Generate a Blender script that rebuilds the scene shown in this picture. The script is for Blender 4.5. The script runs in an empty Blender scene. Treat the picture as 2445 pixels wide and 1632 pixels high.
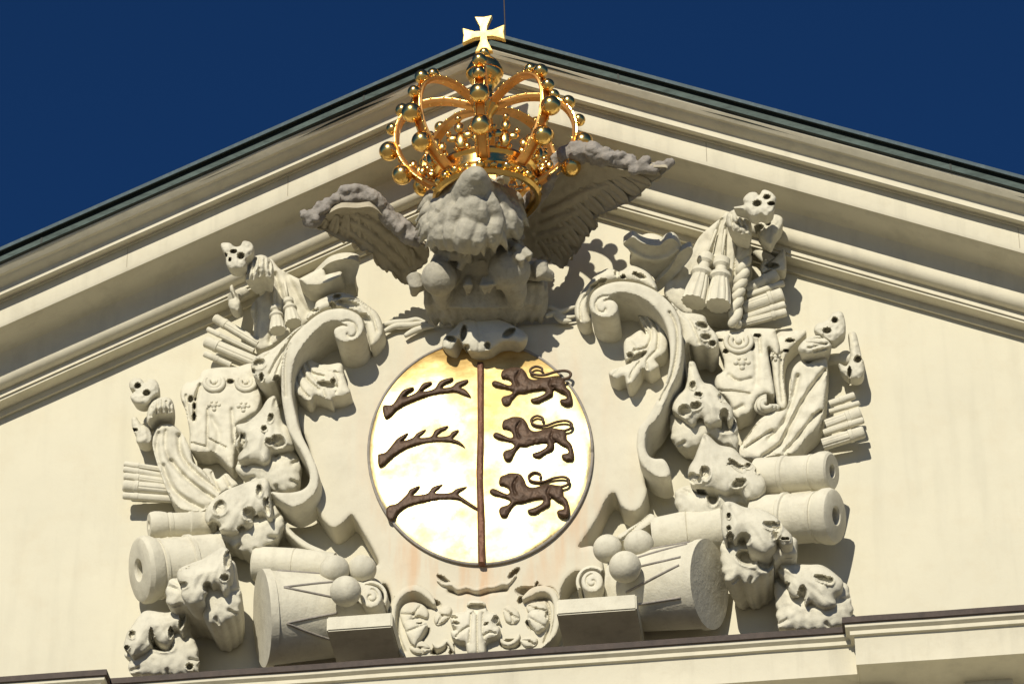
import bpy, bmesh, math, random
import numpy as np
from mathutils import Vector, Matrix, noise
from mathutils.geometry import delaunay_2d_cdt
random.seed(7); rng = np.random.default_rng(5)
R = math.radians
scene = bpy.context.scene
# ------------------------------------------------------------------ camera
SW, SH, FPX = 2445.0, 1632.0, 10000.0
AL, PH, RO = R(6.83), R(35.0), R(-0.49)
AIM = np.array([0.0, 0.0, 24.0]); DIST = 37.6
F_ = np.array([-math.sin(AL)*math.cos(PH), math.cos(AL)*math.cos(PH), math.sin(PH)])
R_ = np.array([math.cos(AL), math.sin(AL), 0.0]); U_ = np.cross(R_, F_)
RX = R_*math.cos(RO)+U_*math.sin(RO); UY = U_*math.cos(RO)-R_*math.sin(RO)
CAM = AIM-F_*DIST
cd = bpy.data.cameras.new('camera'); cam = bpy.data.objects.new('camera', cd)
scene.collection.objects.link(cam); scene.camera = cam
cam.matrix_world = Matrix(((RX[0], UY[0], -F_[0], CAM[0]), (RX[1], UY[1], -F_[1], CAM[1]), (RX[2], UY[2], -F_[2], CAM[2]), (0, 0, 0, 1)))
cd.sensor_width = 36; cd.lens = FPX/SW*36; cd.clip_end = 6000; cd.clip_start = 0.5
# ------------------------------------------------------------------ light
SUN_EL, SUN_AZ = R(26.0), R(9.5)       # azimuth measured to the left of the facade's normal
sd = Vector((-math.sin(SUN_AZ)*math.cos(SUN_EL), -math.cos(SUN_AZ)*math.cos(SUN_EL), math.sin(SUN_EL)))
sl = bpy.data.lights.new('sun', 'SUN'); sl.energy = 5.0; sl.angle = R(0.5); sl.color = (1.0, 0.93, 0.78)
so = bpy.data.objects.new('sun', sl); scene.collection.objects.link(so); so.rotation_euler = sd.to_track_quat('Z', 'Y').to_euler(); so.location = (0, -30, 60)
w = bpy.data.worlds.new('World'); scene.world = w; w.use_nodes = True
nt = w.node_tree; sky = nt.nodes.new('ShaderNodeTexSky'); sky.sky_type = 'NISHITA'; sky.sun_disc = False
sky.sun_elevation = SUN_EL; sky.sun_rotation = math.atan2(sd.x, sd.y)
sky.altitude = 2500; sky.air_density = 0.8; sky.dust_density = 0.0; sky.ozone_density = 10.0
hs = nt.nodes.new('ShaderNodeHueSaturation'); hs.inputs['Saturation'].default_value = 1.06; nt.links.new(sky.outputs[0], hs.inputs['Color']); nt.links.new(hs.outputs[0], nt.nodes['Background'].inputs[0]); nt.nodes['Background'].inputs[1].default_value = 0.062
scene.view_settings.view_transform = 'Standard'; scene.view_settings.look = 'None'; scene.view_settings.exposure = -0.12; scene.view_settings.gamma = 1.0
try: scene.cycles.max_bounces = 6; scene.cycles.diffuse_bounces = 3
except Exception: pass

# ------------------------------------------------------------------ helpers
def U(px, py, d):
    """point of the place seen at photo pixel px,py that stands d metres out from the wall"""
    px = np.asarray(px, float); py = np.asarray(py, float)
    a = (px-SW/2)/FPX; b = -(py-SH/2)/FPX
    D = F_+np.multiply.outer(a, RX)+np.multiply.outer(b, UY)
    t = (-d-CAM[1])/D[..., 1]
    return CAM+D*np.expand_dims(t, -1) if D.ndim > 1 else CAM+D*t
ZM = {'A': (880, 20, 3.137), 'B': (700, 340, 2.499), 'C': (480, 540, 3.408), 'D': (270, 860, 3.565), 'E': (270, 1120, 3.062),
      'F': (860, 760, 2.613), 'G': (900, 1240, 3.915), 'H': (1340, 540, 3.408), 'I': (1580, 420, 3.267), 'J': (1560, 800, 3.563), 'K': (1380, 1060, 3.136), 'S': (0, 0, 1.0), 'P': (0, 0, .9607)}
def Z(k, *pts):
    x0, y0, s = ZM[k]; return [(x0+x/s, y0+y/s) for x, y in pts]
def z1(k, x, y): return Z(k, (x, y))[0]
def zs(k): return ZM[k][2]

def tag(o, label=None, cat=None, group=None, kind=None):
    if label: o['label'] = label
    if cat: o['category'] = cat
    if group: o['group'] = group
    if kind: o['kind'] = kind
    return o
def thing(name, label, cat, loc, group=None):
    o = bpy.data.objects.new(name, None); scene.collection.objects.link(o); o.location = Vector(loc); o.empty_display_size = .1
    return tag(o, label, cat, group)
def mesh(name, V, Fc, m, parent=None, smooth=35, tags=None, mats=None, fm=None):
    V = np.asarray(V, float)
    org = np.array(parent['org']) if parent is not None and 'org' in parent else (V.mean(axis=0) if len(V) else np.zeros(3))
    if parent is not None:
        p = parent; l = np.zeros(3)
        while p is not None: l = l+np.array(p.location); p = p.parent
        org = l
    me = bpy.data.meshes.new(name); me.from_pydata((V-org).tolist(), [], [list(map(int, f)) for f in Fc]); me.update()
    bm = bmesh.new(); bm.from_mesh(me); bmesh.ops.remove_doubles(bm, verts=bm.verts, dist=1e-5)
    bmesh.ops.recalc_face_normals(bm, faces=bm.faces)
    if smooth:
        for f in bm.faces: f.smooth = True
        for e in bm.edges:
            if len(e.link_faces) == 2 and e.calc_face_angle(0) > R(smooth): e.smooth = False
    bm.to_mesh(me); bm.free()
    for mm in (mats or [m]): me.materials.append(mm)
    if fm is not None and len(me.polygons) == len(fm): me.polygons.foreach_set('material_index', fm)
    o = bpy.data.objects.new(name, me); scene.collection.objects.link(o)
    if parent is not None: o.parent = parent
    else: o.location = Vector(org)
    if tags: tag(o, *tags)
    return o
class MB:
    """collects shapes into one mesh"""
    def __init__(s): s.V = []; s.F = []; s.n = 0
    def add(s, V, Fc):
        V = np.asarray(V, float).reshape(-1, 3); s.V.append(V); s.F += [[i+s.n for i in f] for f in Fc]; s.n += len(V); return s
    def build(s, name, m, parent=None, smooth=35, tags=None): return mesh(name, np.vstack(s.V), s.F, m, parent, smooth, tags)
def frame(a, b):
    a = np.asarray(a, float); b = np.asarray(b, float); z = b-a; L = np.linalg.norm(z); z = z/L
    t = np.array([0, 0, 1.]) if abs(z[2]) < .9 else np.array([1., 0, 0]); x = np.cross(t, z); x /= np.linalg.norm(x); return x, np.cross(z, x), z, L
def lathe(a, b, prof, n=40):
    """prof = [(t along a->b in metres, radius)]"""
    x, y, z, L = frame(a, b); a = np.asarray(a, float)
    th = np.linspace(0, 2*np.pi, n, endpoint=False); V = []; Fc = []
    for t, r in prof:
        V.append(a+z*t+np.outer(np.cos(th), x)*r+np.outer(np.sin(th), y)*r)
    for i in range(len(prof)-1):
        for j in range(n):
            k = (j+1) % n; Fc.append([i*n+j, i*n+k, (i+1)*n+k, (i+1)*n+j])
    Fc.append([j for j in range(n)][::-1]); Fc.append([(len(prof)-1)*n+j for j in range(n)])
    return np.vstack(V), Fc
def tube(P, r, n=10, caps=True, sq=1.0):
    P = [np.asarray(p, float) for p in P]; m = len(P); rr = [r]*m if np.isscalar(r) else list(r)
    V = []; Fc = []; px = None
    for i in range(m):
        t = P[min(i+1, m-1)]-P[max(i-1, 0)]; t /= (np.linalg.norm(t)+1e-9)
        if px is None:
            h = np.array([0, 1., 0]) if abs(t[1]) < .9 else np.array([0, 0, 1.]); px = np.cross(t, h)
        px = px-t*(px@t); px /= np.linalg.norm(px); py = np.cross(t, px)
        for j in range(n):
            a = 2*np.pi*j/n; V.append(P[i]+rr[i]*(px*math.cos(a)+py*math.sin(a)*sq))
    for i in range(m-1):
        for j in range(n):
            k = (j+1) % n; Fc.append([i*n+j, i*n+k, (i+1)*n+k, (i+1)*n+j])
    if caps: Fc.append(list(range(n))[::-1]); Fc.append([(m-1)*n+j for j in range(n)])
    return np.array(V), Fc
def ball(c, r, nu=20, nv=12, sc=(1, 1, 1), M=None):
    V = []; Fc = []; c = np.asarray(c, float)
    for i in range(nv+1):
        p = np.pi*i/nv
        for j in range(nu):
            a = 2*np.pi*j/nu; v = np.array([math.sin(p)*math.cos(a)*sc[0], math.sin(p)*math.sin(a)*sc[1], math.cos(p)*sc[2]])*r
            if M is not None: v = M@v
            V.append(c+v)
    for i in range(nv):
        for j in range(nu):
            k = (j+1) % nu
            if i == 0: Fc.append([j, (i+1)*nu+j, (i+1)*nu+k])
            elif i == nv-1: Fc.append([i*nu+j, (i+1)*nu+j, i*nu+k])
            else: Fc.append([i*nu+j, (i+1)*nu+j, (i+1)*nu+k, i*nu+k])
    return np.array(V), Fc
def boxv(x0, x1, y0, y1, z0, z1_):
    V = [(x, y, z) for x in (x0, x1) for y in (y0, y1) for z in (z0, z1_)]
    return V, [[0, 1, 3, 2], [4, 6, 7, 5], [0, 4, 5, 1], [2, 3, 7, 6], [0, 2, 6, 4], [1, 5, 7, 3]]
def crom(P, closed=True, sub=6):
    P = np.asarray(P, float); n = len(P); out = []
    rngi = range(n) if closed else range(n-1)
    for i in rngi:
        if closed: a, b, c, d = P[(i-1) % n], P[i], P[(i+1) % n], P[(i+2) % n]
        else: a, b, c, d = P[max(i-1, 0)], P[i], P[i+1], P[min(i+2, n-1)]
        for k in range(sub):
            t = k/sub; out.append(.5*((2*b)+(-a+c)*t+(2*a-5*b+4*c-d)*t*t+(-a+3*b-3*c+d)*t**3))
    if not closed: out.append(P[-1])
    return np.array(out)
def resample(P, step):
    Q = np.vstack([P, P[:1]]); L = np.r_[0, np.cumsum(np.linalg.norm(np.diff(Q, axis=0), axis=1))]
    n = max(8, int(L[-1]/step)); t = np.linspace(0, L[-1], n, endpoint=False)
    return np.c_[np.interp(t, L, Q[:, 0]), np.interp(t, L, Q[:, 1])]
def segdist(P, A, B):
    out = np.full(len(P), 1e9)
    for a, b in zip(A, B):
        ab = b-a; l = ab@ab+1e-12; t = np.clip(((P-a)@ab)/l, 0, 1); out = np.minimum(out, np.linalg.norm(P-a-np.outer(t, ab), axis=1))
    return out
def inpoly(P, Q):
    x, y = P[:, 0], P[:, 1]; c = np.zeros(len(P), bool); n = len(Q)
    for i in range(n):
        x1, y1 = Q[i]; x2, y2 = Q[(i+1) % n]
        if y1 == y2: continue
        c ^= ((y1 > y) != (y2 > y)) & (x < (x2-x1)*(y-y1)/(y2-y1)+x1)
    return c
def relief(name, pts, d, back, m, parent=None, bulge=.04, edge=.03, grooves=(), pits=(), g=3.2, tilt=(0, 0), smooth=True, rough=0., tags=None, ang=40, thick=None, rf=9., up=None, taper=0., rim=0.):
    """carved piece: pts = outline in photo pixels of its front face, d = how far out its front stands,
    back = how far out its rear stands, edge = rounding width and bulge = rise of the middle (metres)"""
    P = np.asarray(pts, float)
    if smooth: P = crom(P)
    P = resample(P, g*1.15); n = len(P); c = P.mean(0)
    lo, hi = P.min(0), P.max(0)
    X, Y = np.meshgrid(np.arange(lo[0], hi[0], g), np.arange(lo[1], hi[1], g)); X[::2] += g/2
    G = np.c_[X.ravel(), Y.ravel()]+rng.uniform(-.15*g, .15*g, (X.size, 2))
    G = G[inpoly(G, P)]
    ds = segdist(G, P, np.roll(P, -1, 0)); keep = ds > .55*g; G = G[keep]
    A = np.vstack([P, G]); dist = np.r_[np.zeros(n), ds[keep]]/266.
    t = np.clip(dist/max(edge, 1e-4), 0, 1); h = bulge*np.sqrt(1-(1-t)**2)
    fade = np.clip(dist/.012, 0, 1)
    for gr in grooves:
        pl, wd, dp = gr[:3]; pl = np.asarray(pl, float)
        if len(pl) > 2: pl = crom(pl, False, 4)
        q = segdist(A, pl[:-1], pl[1:])/266.; h = h-dp*np.exp(-(q/wd)**2)*fade
    pmax = np.zeros(len(A))
    for pt in pits:
        cx, cy, rx, ry = pt[:4]; rot = R(pt[4]) if len(pt) > 4 else 0; dp = pt[5] if len(pt) > 5 else .12
        u = (A[:, 0]-cx)*math.cos(rot)+(A[:, 1]-cy)*math.sin(rot); v = -(A[:, 0]-cx)*math.sin(rot)+(A[:, 1]-cy)*math.cos(rot)
        q = np.sqrt((u/rx)**2+(v/ry)**2); pmax = np.maximum(pmax, dp*np.clip((1.22-q)/.45, 0, 1)**.9)
        if rim: h = h+rim*np.exp(-((q-1.42)/.22)**2)*np.clip((A[:, 1]-cy)/ry+.35, 0, 1)*fade
    h = h-pmax
    if rough:
        h = h+np.array([noise.noise(Vector((a[0]/rf, a[1]/rf, d*7+3))) for a in A])*rough*fade
    dd = d+tilt[0]*(A[:, 0]-c[0])/266.+tilt[1]*(A[:, 1]-c[1])/266.+h
    res = delaunay_2d_cdt([Vector(a) for a in A], [(i, (i+1) % n) for i in range(n)], [], 1, 1e-4)
    V2 = np.array([(v.x, v.y) for v in res[0]]); orig = [o[0] if len(o) else -1 for o in res[3]]
    D3 = np.array([dd[o] if o >= 0 else d for o in orig]); V = U(V2[:, 0], V2[:, 1], D3)
    Fc = [list(f) for f in res[2]]
    # sides along the wall's normal
    inv = {}
    for i, o in enumerate(orig):
        if 0 <= o < n: inv[o] = i
    ring = [inv[i] for i in range(n) if i in inv]
    nb = len(V); front = V[ring]; fd = -front[:, 1]
    bk = (fd-thick) if thick is not None else np.full(len(ring), back)
    lev = [.0, .25, 1.] if np.max(fd-bk) < .12 else [0., .12, .5, 1.]
    allV = [V]; prev = ring
    for li, l in enumerate(lev[1:]):
        q = front.copy()
        if up is None:
            q[:, 1] = -(fd+(bk-fd)*l)
            if taper: q[:, [0, 2]] += (q[:, [0, 2]].mean(0)-q[:, [0, 2]])*taper*l**1.5
        else: q = q+np.array([0, .3*up, up])*l
        if rough: q[:, 0] += rng.uniform(-1, 1, len(q))*rough*.15
        st = nb+li*len(ring); allV.append(q); cur = [st+i for i in range(len(ring))]
        for i in range(len(ring)):
            k = (i+1) % len(ring); Fc.append([prev[i], prev[k], cur[k], cur[i]])
        prev = cur
    Fc.append(prev)
    return mesh(name, np.vstack(allV), Fc, m, parent, ang, tags)
def blobmesh(name, parts, m, parent=None, vox=.014, tags=None, sm=2, rough=0.):
    """one continuous body grown from overlapping shapes"""
    mb = MB()
    for V, Fc in parts: mb.add(V, Fc)
    V = np.vstack(mb.V); me = bpy.data.meshes.new('tmp'); me.from_pydata(V.tolist(), [], mb.F); me.update()
    o = bpy.data.objects.new('tmp', me); scene.collection.objects.link(o)
    md = o.modifiers.new('r', 'REMESH'); md.mode = 'VOXEL'; md.voxel_size = vox
    if sm: s = o.modifiers.new('s', 'SMOOTH'); s.factor = .5; s.iterations = sm
    dg = bpy.context.evaluated_depsgraph_get(); dg.update(); ev = o.evaluated_get(dg); m2 = ev.to_mesh()
    V = np.array([v.co[:] for v in m2.vertices]); Fc = [list(p.vertices) for p in m2.polygons]
    if rough:
        N = np.array([v.normal[:] for v in m2.vertices])
        V = V+N*np.array([noise.noise(Vector(v*16))+.5*noise.noise(Vector(v*40)) for v in V])[:, None]*rough
    ev.to_mesh_clear(); bpy.data.objects.remove(o)
    return mesh(name, V, Fc, m, parent, 180, tags)
# ------------------------------------------------------------------ materials
def mat(name, col, rough=.8, metal=0., var=.12, dirt=None, dirt_amt=0., nscale=3., bump=.15, bscale=60., stretch=(1, 1, 1), spec=.3, streak=None):
    m = bpy.data.materials.new(name); m.use_nodes = True; t = m.node_tree; b = t.nodes['Principled BSDF']; L = t.links.new; N = t.nodes.new
    b.inputs['Roughness'].default_value = rough; b.inputs['Metallic'].default_value = metal; b.inputs['Specular IOR Level'].default_value = spec
    tc = N('ShaderNodeNewGeometry'); mp = N('ShaderNodeMapping'); mp.inputs['Scale'].default_value = stretch; L(tc.outputs['Position'], mp.inputs[0])
    n1 = N('ShaderNodeTexNoise'); n1.inputs['Scale'].default_value = nscale; n1.inputs['Detail'].default_value = 6; n1.inputs['Roughness'].default_value = .65; L(mp.outputs[0], n1.inputs['Vector'])
    r1 = N('ShaderNodeValToRGB'); c = np.array(col); r1.color_ramp.elements[0].position = .3; r1.color_ramp.elements[1].position = .7
    r1.color_ramp.elements[0].color = (*(c*(1-var)), 1); r1.color_ramp.elements[1].color = (*np.minimum(c*(1+var), 1), 1); L(n1.outputs[0], r1.inputs[0]); out = r1.outputs[0]
    if dirt:
        n2 = N('ShaderNodeTexNoise'); n2.inputs['Scale'].default_value = nscale*2.7; n2.inputs['Detail'].default_value = 8; n2.inputs['Roughness'].default_value = .75; L(mp.outputs[0], n2.inputs['Vector'])
        r2 = N('ShaderNodeValToRGB'); r2.color_ramp.elements[0].position = .5; r2.color_ramp.elements[1].position = .78; L(n2.outputs[0], r2.inputs[0])
        ml = N('ShaderNodeMath'); ml.operation = 'MULTIPLY'; ml.inputs[1].default_value = dirt_amt; L(r2.outputs[0], ml.inputs[0])
        mx = N('ShaderNodeMixRGB'); L(ml.outputs[0], mx.inputs[0]); L(out, mx.inputs[1]); mx.inputs[2].default_value = (*dirt, 1); out = mx.outputs[0]
    if streak:
        m4 = N('ShaderNodeMapping'); m4.inputs['Scale'].default_value = (5.5, 5.5, .55); L(tc.outputs['Position'], m4.inputs[0])
        n4 = N('ShaderNodeTexNoise'); n4.inputs['Scale'].default_value = 1.; n4.inputs['Detail'].default_value = 7; n4.inputs['Roughness'].default_value = .6; L(m4.outputs[0], n4.inputs['Vector'])
        r4 = N('ShaderNodeMapRange'); r4.inputs[1].default_value = .50; r4.inputs[2].default_value = .74; r4.inputs[4].default_value = streak; L(n4.outputs[0], r4.inputs[0])
        x4 = N('ShaderNodeMixRGB'); L(r4.outputs[0], x4.inputs[0]); L(out, x4.inputs[1]); x4.inputs[2].default_value = (*(c*.5), 1); out = x4.outputs[0]
    L(out, b.inputs['Base Color'])
    n3 = N('ShaderNodeTexNoise'); n3.inputs['Scale'].default_value = bscale; n3.inputs['Detail'].default_value = 5; L(tc.outputs['Position'], n3.inputs['Vector'])
    bp = N('ShaderNodeBump'); bp.inputs['Strength'].default_value = bump; bp.inputs['Distance'].default_value = .01; n5 = N('ShaderNodeTexNoise'); n5.inputs['Scale'].default_value = bscale*.22; n5.inputs['Detail'].default_value = 3; L(tc.outputs['Position'], n5.inputs['Vector']); m5 = N('ShaderNodeMath'); m5.operation = 'MULTIPLY_ADD'; L(n5.outputs[0], m5.inputs[0]); m5.inputs[1].default_value = 2.2; L(n3.outputs[0], m5.inputs[2]); L(m5.outputs[0], bp.inputs['Height']); L(bp.outputs[0], b.inputs['Normal'])
    m['out'] = 1; return m
M_wall = mat('cream_plaster', (.625, .59, .462), .85, var=.045, dirt=(.53, .45, .31), dirt_amt=.35, nscale=.9, bump=.10, bscale=45, streak=.16)
M_trim = mat('cream_moulding', (.635, .595, .468), .8, var=.05, dirt=(.44, .38, .26), dirt_amt=.3, nscale=1.2, bump=.12, bscale=50, streak=.30)
M_stone = mat('carved_stone', (.625, .595, .485), .85, var=.08, dirt=(.38, .345, .26), dirt_amt=.6, nscale=3.6, bump=.28, bscale=60, streak=.45)
M_stone2 = mat('pale_carved_stone', (.645, .612, .495), .85, var=.07, dirt=(.43, .385, .29), dirt_amt=.55, nscale=3.0, bump=.28, bscale=55, streak=.38)
M_wing = mat('wing_stone', (.42, .375, .28), .9, var=.14, dirt=(.26, .23, .17), dirt_amt=.5, nscale=4, bump=.4, bscale=40)
M_grey = mat('weathered_grey_stone', (.42, .395, .32), .9, var=.16, dirt=(.19, .175, .145), dirt_amt=.7, nscale=5, bump=.35, bscale=55)
M_greyd = mat('dark_weathered_stone', (.29, .265, .235), .9, var=.2, dirt=(.12, .10, .09), dirt_amt=.6, nscale=7, bump=.5, bscale=60)
M_gold = mat('gilding', (1.0, .63, .20), .22, 1.0, var=.06, dirt=(.62, .30, .08), dirt_amt=.35, nscale=9, bump=.05, bscale=30)
M_arch = mat('gilded_strap', (.86, .46, .15), .46, 1.0, var=.08, dirt=(.62, .30, .08), dirt_amt=.4, nscale=9, bump=.08, bscale=30)
M_joint = mat('stone_joint', (.36, .32, .24), .9, var=.2)
M_cross = mat('gilded_cross', (1.0, .74, .30), .68, 1.0, var=.08, dirt=(.7, .42, .14), dirt_amt=.5, nscale=9, bump=.1, bscale=30)
M_disc = mat('gilded_shield_field', (.97, .80, .42), .62, 1.0, var=.08, dirt=(.70, .48, .14), dirt_amt=.8, nscale=2.0, bump=.05, bscale=9)
M_bronze = mat('dark_bronze', (.075, .045, .028), .55, .25, var=.3, dirt=(.16, .085, .045), dirt_amt=.6, nscale=12, bump=.3, bscale=50)
M_bar = mat('copper_bar', (.16, .075, .045), .6, .3, var=.25, dirt=(.13, .06, .035), dirt_amt=.6, nscale=6, bump=.2, bscale=40)
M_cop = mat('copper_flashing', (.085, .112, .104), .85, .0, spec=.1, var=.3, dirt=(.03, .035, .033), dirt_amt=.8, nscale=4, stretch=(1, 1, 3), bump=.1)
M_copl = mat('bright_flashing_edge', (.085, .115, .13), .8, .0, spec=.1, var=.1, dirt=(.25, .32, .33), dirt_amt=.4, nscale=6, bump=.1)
M_copd = mat('shade_dark_flashing', (.025, .034, .03), .6, .0, var=.3, nscale=5, bump=.1)  # near-black copy of the flashing: underside shade put into colour; also used for seams
M_brown = mat('brown_sheet_metal', (.045, .03, .024), .6, .0, var=.35, dirt=(.10, .07, .05), dirt_amt=.4, nscale=9, bump=.2)
M_ground = mat('paving', (.27, .25, .20), .9, var=.15, nscale=.3)

def rough_patches(m, lo, hi, sc):
    """worn and polished patches in a metal leaf"""
    t = m.node_tree; L = t.links.new; N = t.nodes.new; b = t.nodes['Principled BSDF']
    g = N('ShaderNodeNewGeometry'); n = N('ShaderNodeTexNoise'); n.inputs['Scale'].default_value = sc; n.inputs['Detail'].default_value = 7; n.inputs['Roughness'].default_value = .6; L(g.outputs['Position'], n.inputs['Vector'])
    r = N('ShaderNodeMapRange'); r.inputs[1].default_value = .38; r.inputs[2].default_value = .66; r.inputs[3].default_value = lo; r.inputs[4].default_value = hi; L(n.outputs[0], r.inputs[0]); L(r.outputs[0], b.inputs['Roughness'])
rough_patches(M_disc, .46, .84, 1.7)

def shade_disc_top(m, cx, cz):
    """browner, rougher top of the disc: its weaker sun reflection painted into the gilding"""
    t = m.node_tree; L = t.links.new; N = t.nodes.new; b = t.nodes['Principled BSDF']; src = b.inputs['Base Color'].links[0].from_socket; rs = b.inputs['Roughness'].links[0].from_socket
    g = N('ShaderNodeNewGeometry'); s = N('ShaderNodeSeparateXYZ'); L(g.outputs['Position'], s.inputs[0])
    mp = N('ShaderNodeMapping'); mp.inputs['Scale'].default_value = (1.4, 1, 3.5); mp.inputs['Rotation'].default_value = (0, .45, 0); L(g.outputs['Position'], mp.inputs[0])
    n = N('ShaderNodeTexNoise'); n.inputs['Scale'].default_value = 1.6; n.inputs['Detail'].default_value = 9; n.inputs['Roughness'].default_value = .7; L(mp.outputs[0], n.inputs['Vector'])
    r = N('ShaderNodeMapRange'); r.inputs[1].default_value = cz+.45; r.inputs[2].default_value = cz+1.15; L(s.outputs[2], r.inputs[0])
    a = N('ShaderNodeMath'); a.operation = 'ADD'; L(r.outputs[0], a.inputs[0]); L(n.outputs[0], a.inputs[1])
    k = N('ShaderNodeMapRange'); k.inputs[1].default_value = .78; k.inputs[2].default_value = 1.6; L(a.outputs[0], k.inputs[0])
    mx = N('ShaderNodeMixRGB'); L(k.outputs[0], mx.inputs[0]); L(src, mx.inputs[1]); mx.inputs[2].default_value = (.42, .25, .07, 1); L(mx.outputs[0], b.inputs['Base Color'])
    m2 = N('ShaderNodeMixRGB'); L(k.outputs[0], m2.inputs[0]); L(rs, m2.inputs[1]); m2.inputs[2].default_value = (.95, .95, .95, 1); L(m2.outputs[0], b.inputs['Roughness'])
shade_disc_top(M_disc, -.25, 22.64)  # duller reflection of the upper disc painted in as brown
rough_patches(M_cross, .5, .8, 3.)
# ------------------------------------------------------------------ ground
gm = MB(); gm.add([(-400, -600, 0), (400, -600, 0), (400, 400, 0), (-400, 400, 0)], [[0, 1, 2, 3]])
tag(gm.build('ground', M_ground, smooth=0), kind='structure')
# ------------------------------------------------------------------ the palace: gable wall, cornices, facade
bld = thing('palace_building', 'cream plastered palace gable with moulded cornices behind all the carved ornaments', 'building', (0, 0, 0))
T, XA = .4535, -.04
ZB = 20.225
PROF = [(0, 1001), (.045, 995), (.045, 981), (.09, 974), (.14, 966), (.20, 957), (.20, 951.5), (.22, 948.5), (.22, 934)]
for k in range(1, 8):
    t = k/7*math.pi/2; PROF.append((.23+.12*math.sin(t), 933-(933-893)*(.35*math.sin(t)+.65*(1-math.cos(t)))))
PROF += [(.35, 889), (.355, 872), (.37, 858), (.40, 845), (.46, 831), (.55, 815), (.65, 797), (.73, 781), (.745, 777), (.745, 781.5), (.76, 772), (.76, 725), (.785, 721.5), (.785, 717), (.80, 714.5), (.84, 711), (.875, 707), (.887, 704), (.888, 695), (.895, 688), (.93, 679), (.98, 668), (1.0, 661), (1.03, 655), (1.06, 645), (1.085, 636), (1.09, 632)]
MET = [(1.09, 632), (1.125, 624.5), (1.125, 612), (1.12, 606), (1.17, 599), (1.175, 590)]
def apz(d, y):
    p = U(0, y, d); return p[2]+T*(XA-p[0])
def sweep(name, prof, side, m, xe=9.0, x0=XA, segs=(0, 1), closed_top=None, par=bld, wob=0):
    V = []; Fc = []; pr = [(d, apz(d, y)) for d, y in prof]
    if closed_top: pr += closed_top
    ns = 60; n = len(pr)
    for i in range(ns+1):
        x = x0+side*xe*(segs[0]+(segs[1]-segs[0])*i/ns)
        for j, (d, z) in enumerate(pr):
            q = wob*noise.noise(Vector((x*1.1, j*.05, side*3))) if wob else 0
            V.append((x, -d+q, z-T*abs(x-x0)+q*.5))
    for i in range(ns):
        for j in range(n-1):
            a = i*n+j; Fc.append([a, a+1, a+n+1, a+n])
    return mesh(name, V, Fc, m, par, 28)
topz = apz(1.175, 590)
for s in (-1, 1):
    sweep('raking_cornice', PROF+[], s, M_trim, wob=.006)
    sweep('copper_gutter', MET[1:3], s, M_cop, wob=.006)
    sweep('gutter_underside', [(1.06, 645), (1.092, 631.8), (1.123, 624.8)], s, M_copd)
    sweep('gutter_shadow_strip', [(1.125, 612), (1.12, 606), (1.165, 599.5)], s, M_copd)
    sweep('roof_edge', [(1.165, 599.5), (1.175, 598), (1.175, 590)], s, M_copl, closed_top=[(1.165, topz+.004), (-.3, topz+.12)])
    # seams of the copper gutter
    for xs in (1.15, 4.05, 6.6):
        pr = [(1.128, apz(1.125, 625)), (1.132, apz(1.125, 611.5))]; V = []
        for dx in (0, .018):
            x = XA+s*(xs+dx)
            for d, z in pr: V.append((x, -d, z-T*abs(x-XA)))
            for d, z in pr[::-1]: V.append((x, -d+.02, z-T*abs(x-XA)))
        mesh('gutter_seam', V, [[0, 1, 2, 3], [4, 7, 6, 5], [0, 4, 5, 1], [1, 5, 6, 2], [3, 2, 6, 7], [0, 3, 7, 4]], M_copd, bld, 0)
    # joints between the cornice stones
    for xj in (1.9, 3.35, 4.6, 6.1):
        sweep('stone_joint', [(d+.0015, y+.4) for d, y in PROF[-27:-17]]+[(.7615, 771), (.7615, 726)], s, M_joint, xe=xj+.007, segs=(xj/(xj+.007), 1)) if False else sweep('stone_joint', [(.7615, 771.5), (.7615, 725.5)], s, M_joint, xe=xj+.006, segs=(xj/(xj+.006), 1))
    # roof plane behind the gable
    mesh('roof', [(XA, .3, topz+.12), (XA+s*9, .3, topz+.12-T*9), (XA+s*9, 14, topz+.12-T*9), (XA, 14, topz+.12)], [[0, 1, 2, 3]], M_cop, bld, 0)
# gable wall with a slightly uneven plaster face
zw = apz(0, 1001)+.25
nx, nz = 130, 50; V = []; Fc = []
for i in range(nx+1):
    x = XA-9+18*i/nx; zt = zw-T*abs(x-XA)+.3
    for j in range(nz+1):
        z = 19.6+(max(zt, 19.9)-19.6)*j/nz; V.append((x, .004*noise.noise(Vector((x*.7, z*.7, 1)))+.0015*noise.noise(Vector((x*4, z*4, 2))), z))
for i in range(nx):
    for j in range(nz): a = i*(nz+1)+j; Fc.append([a, a+nz+1, a+nz+2, a+1])
mesh('gable_wall', V, Fc, M_wall, bld, 60)
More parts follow.
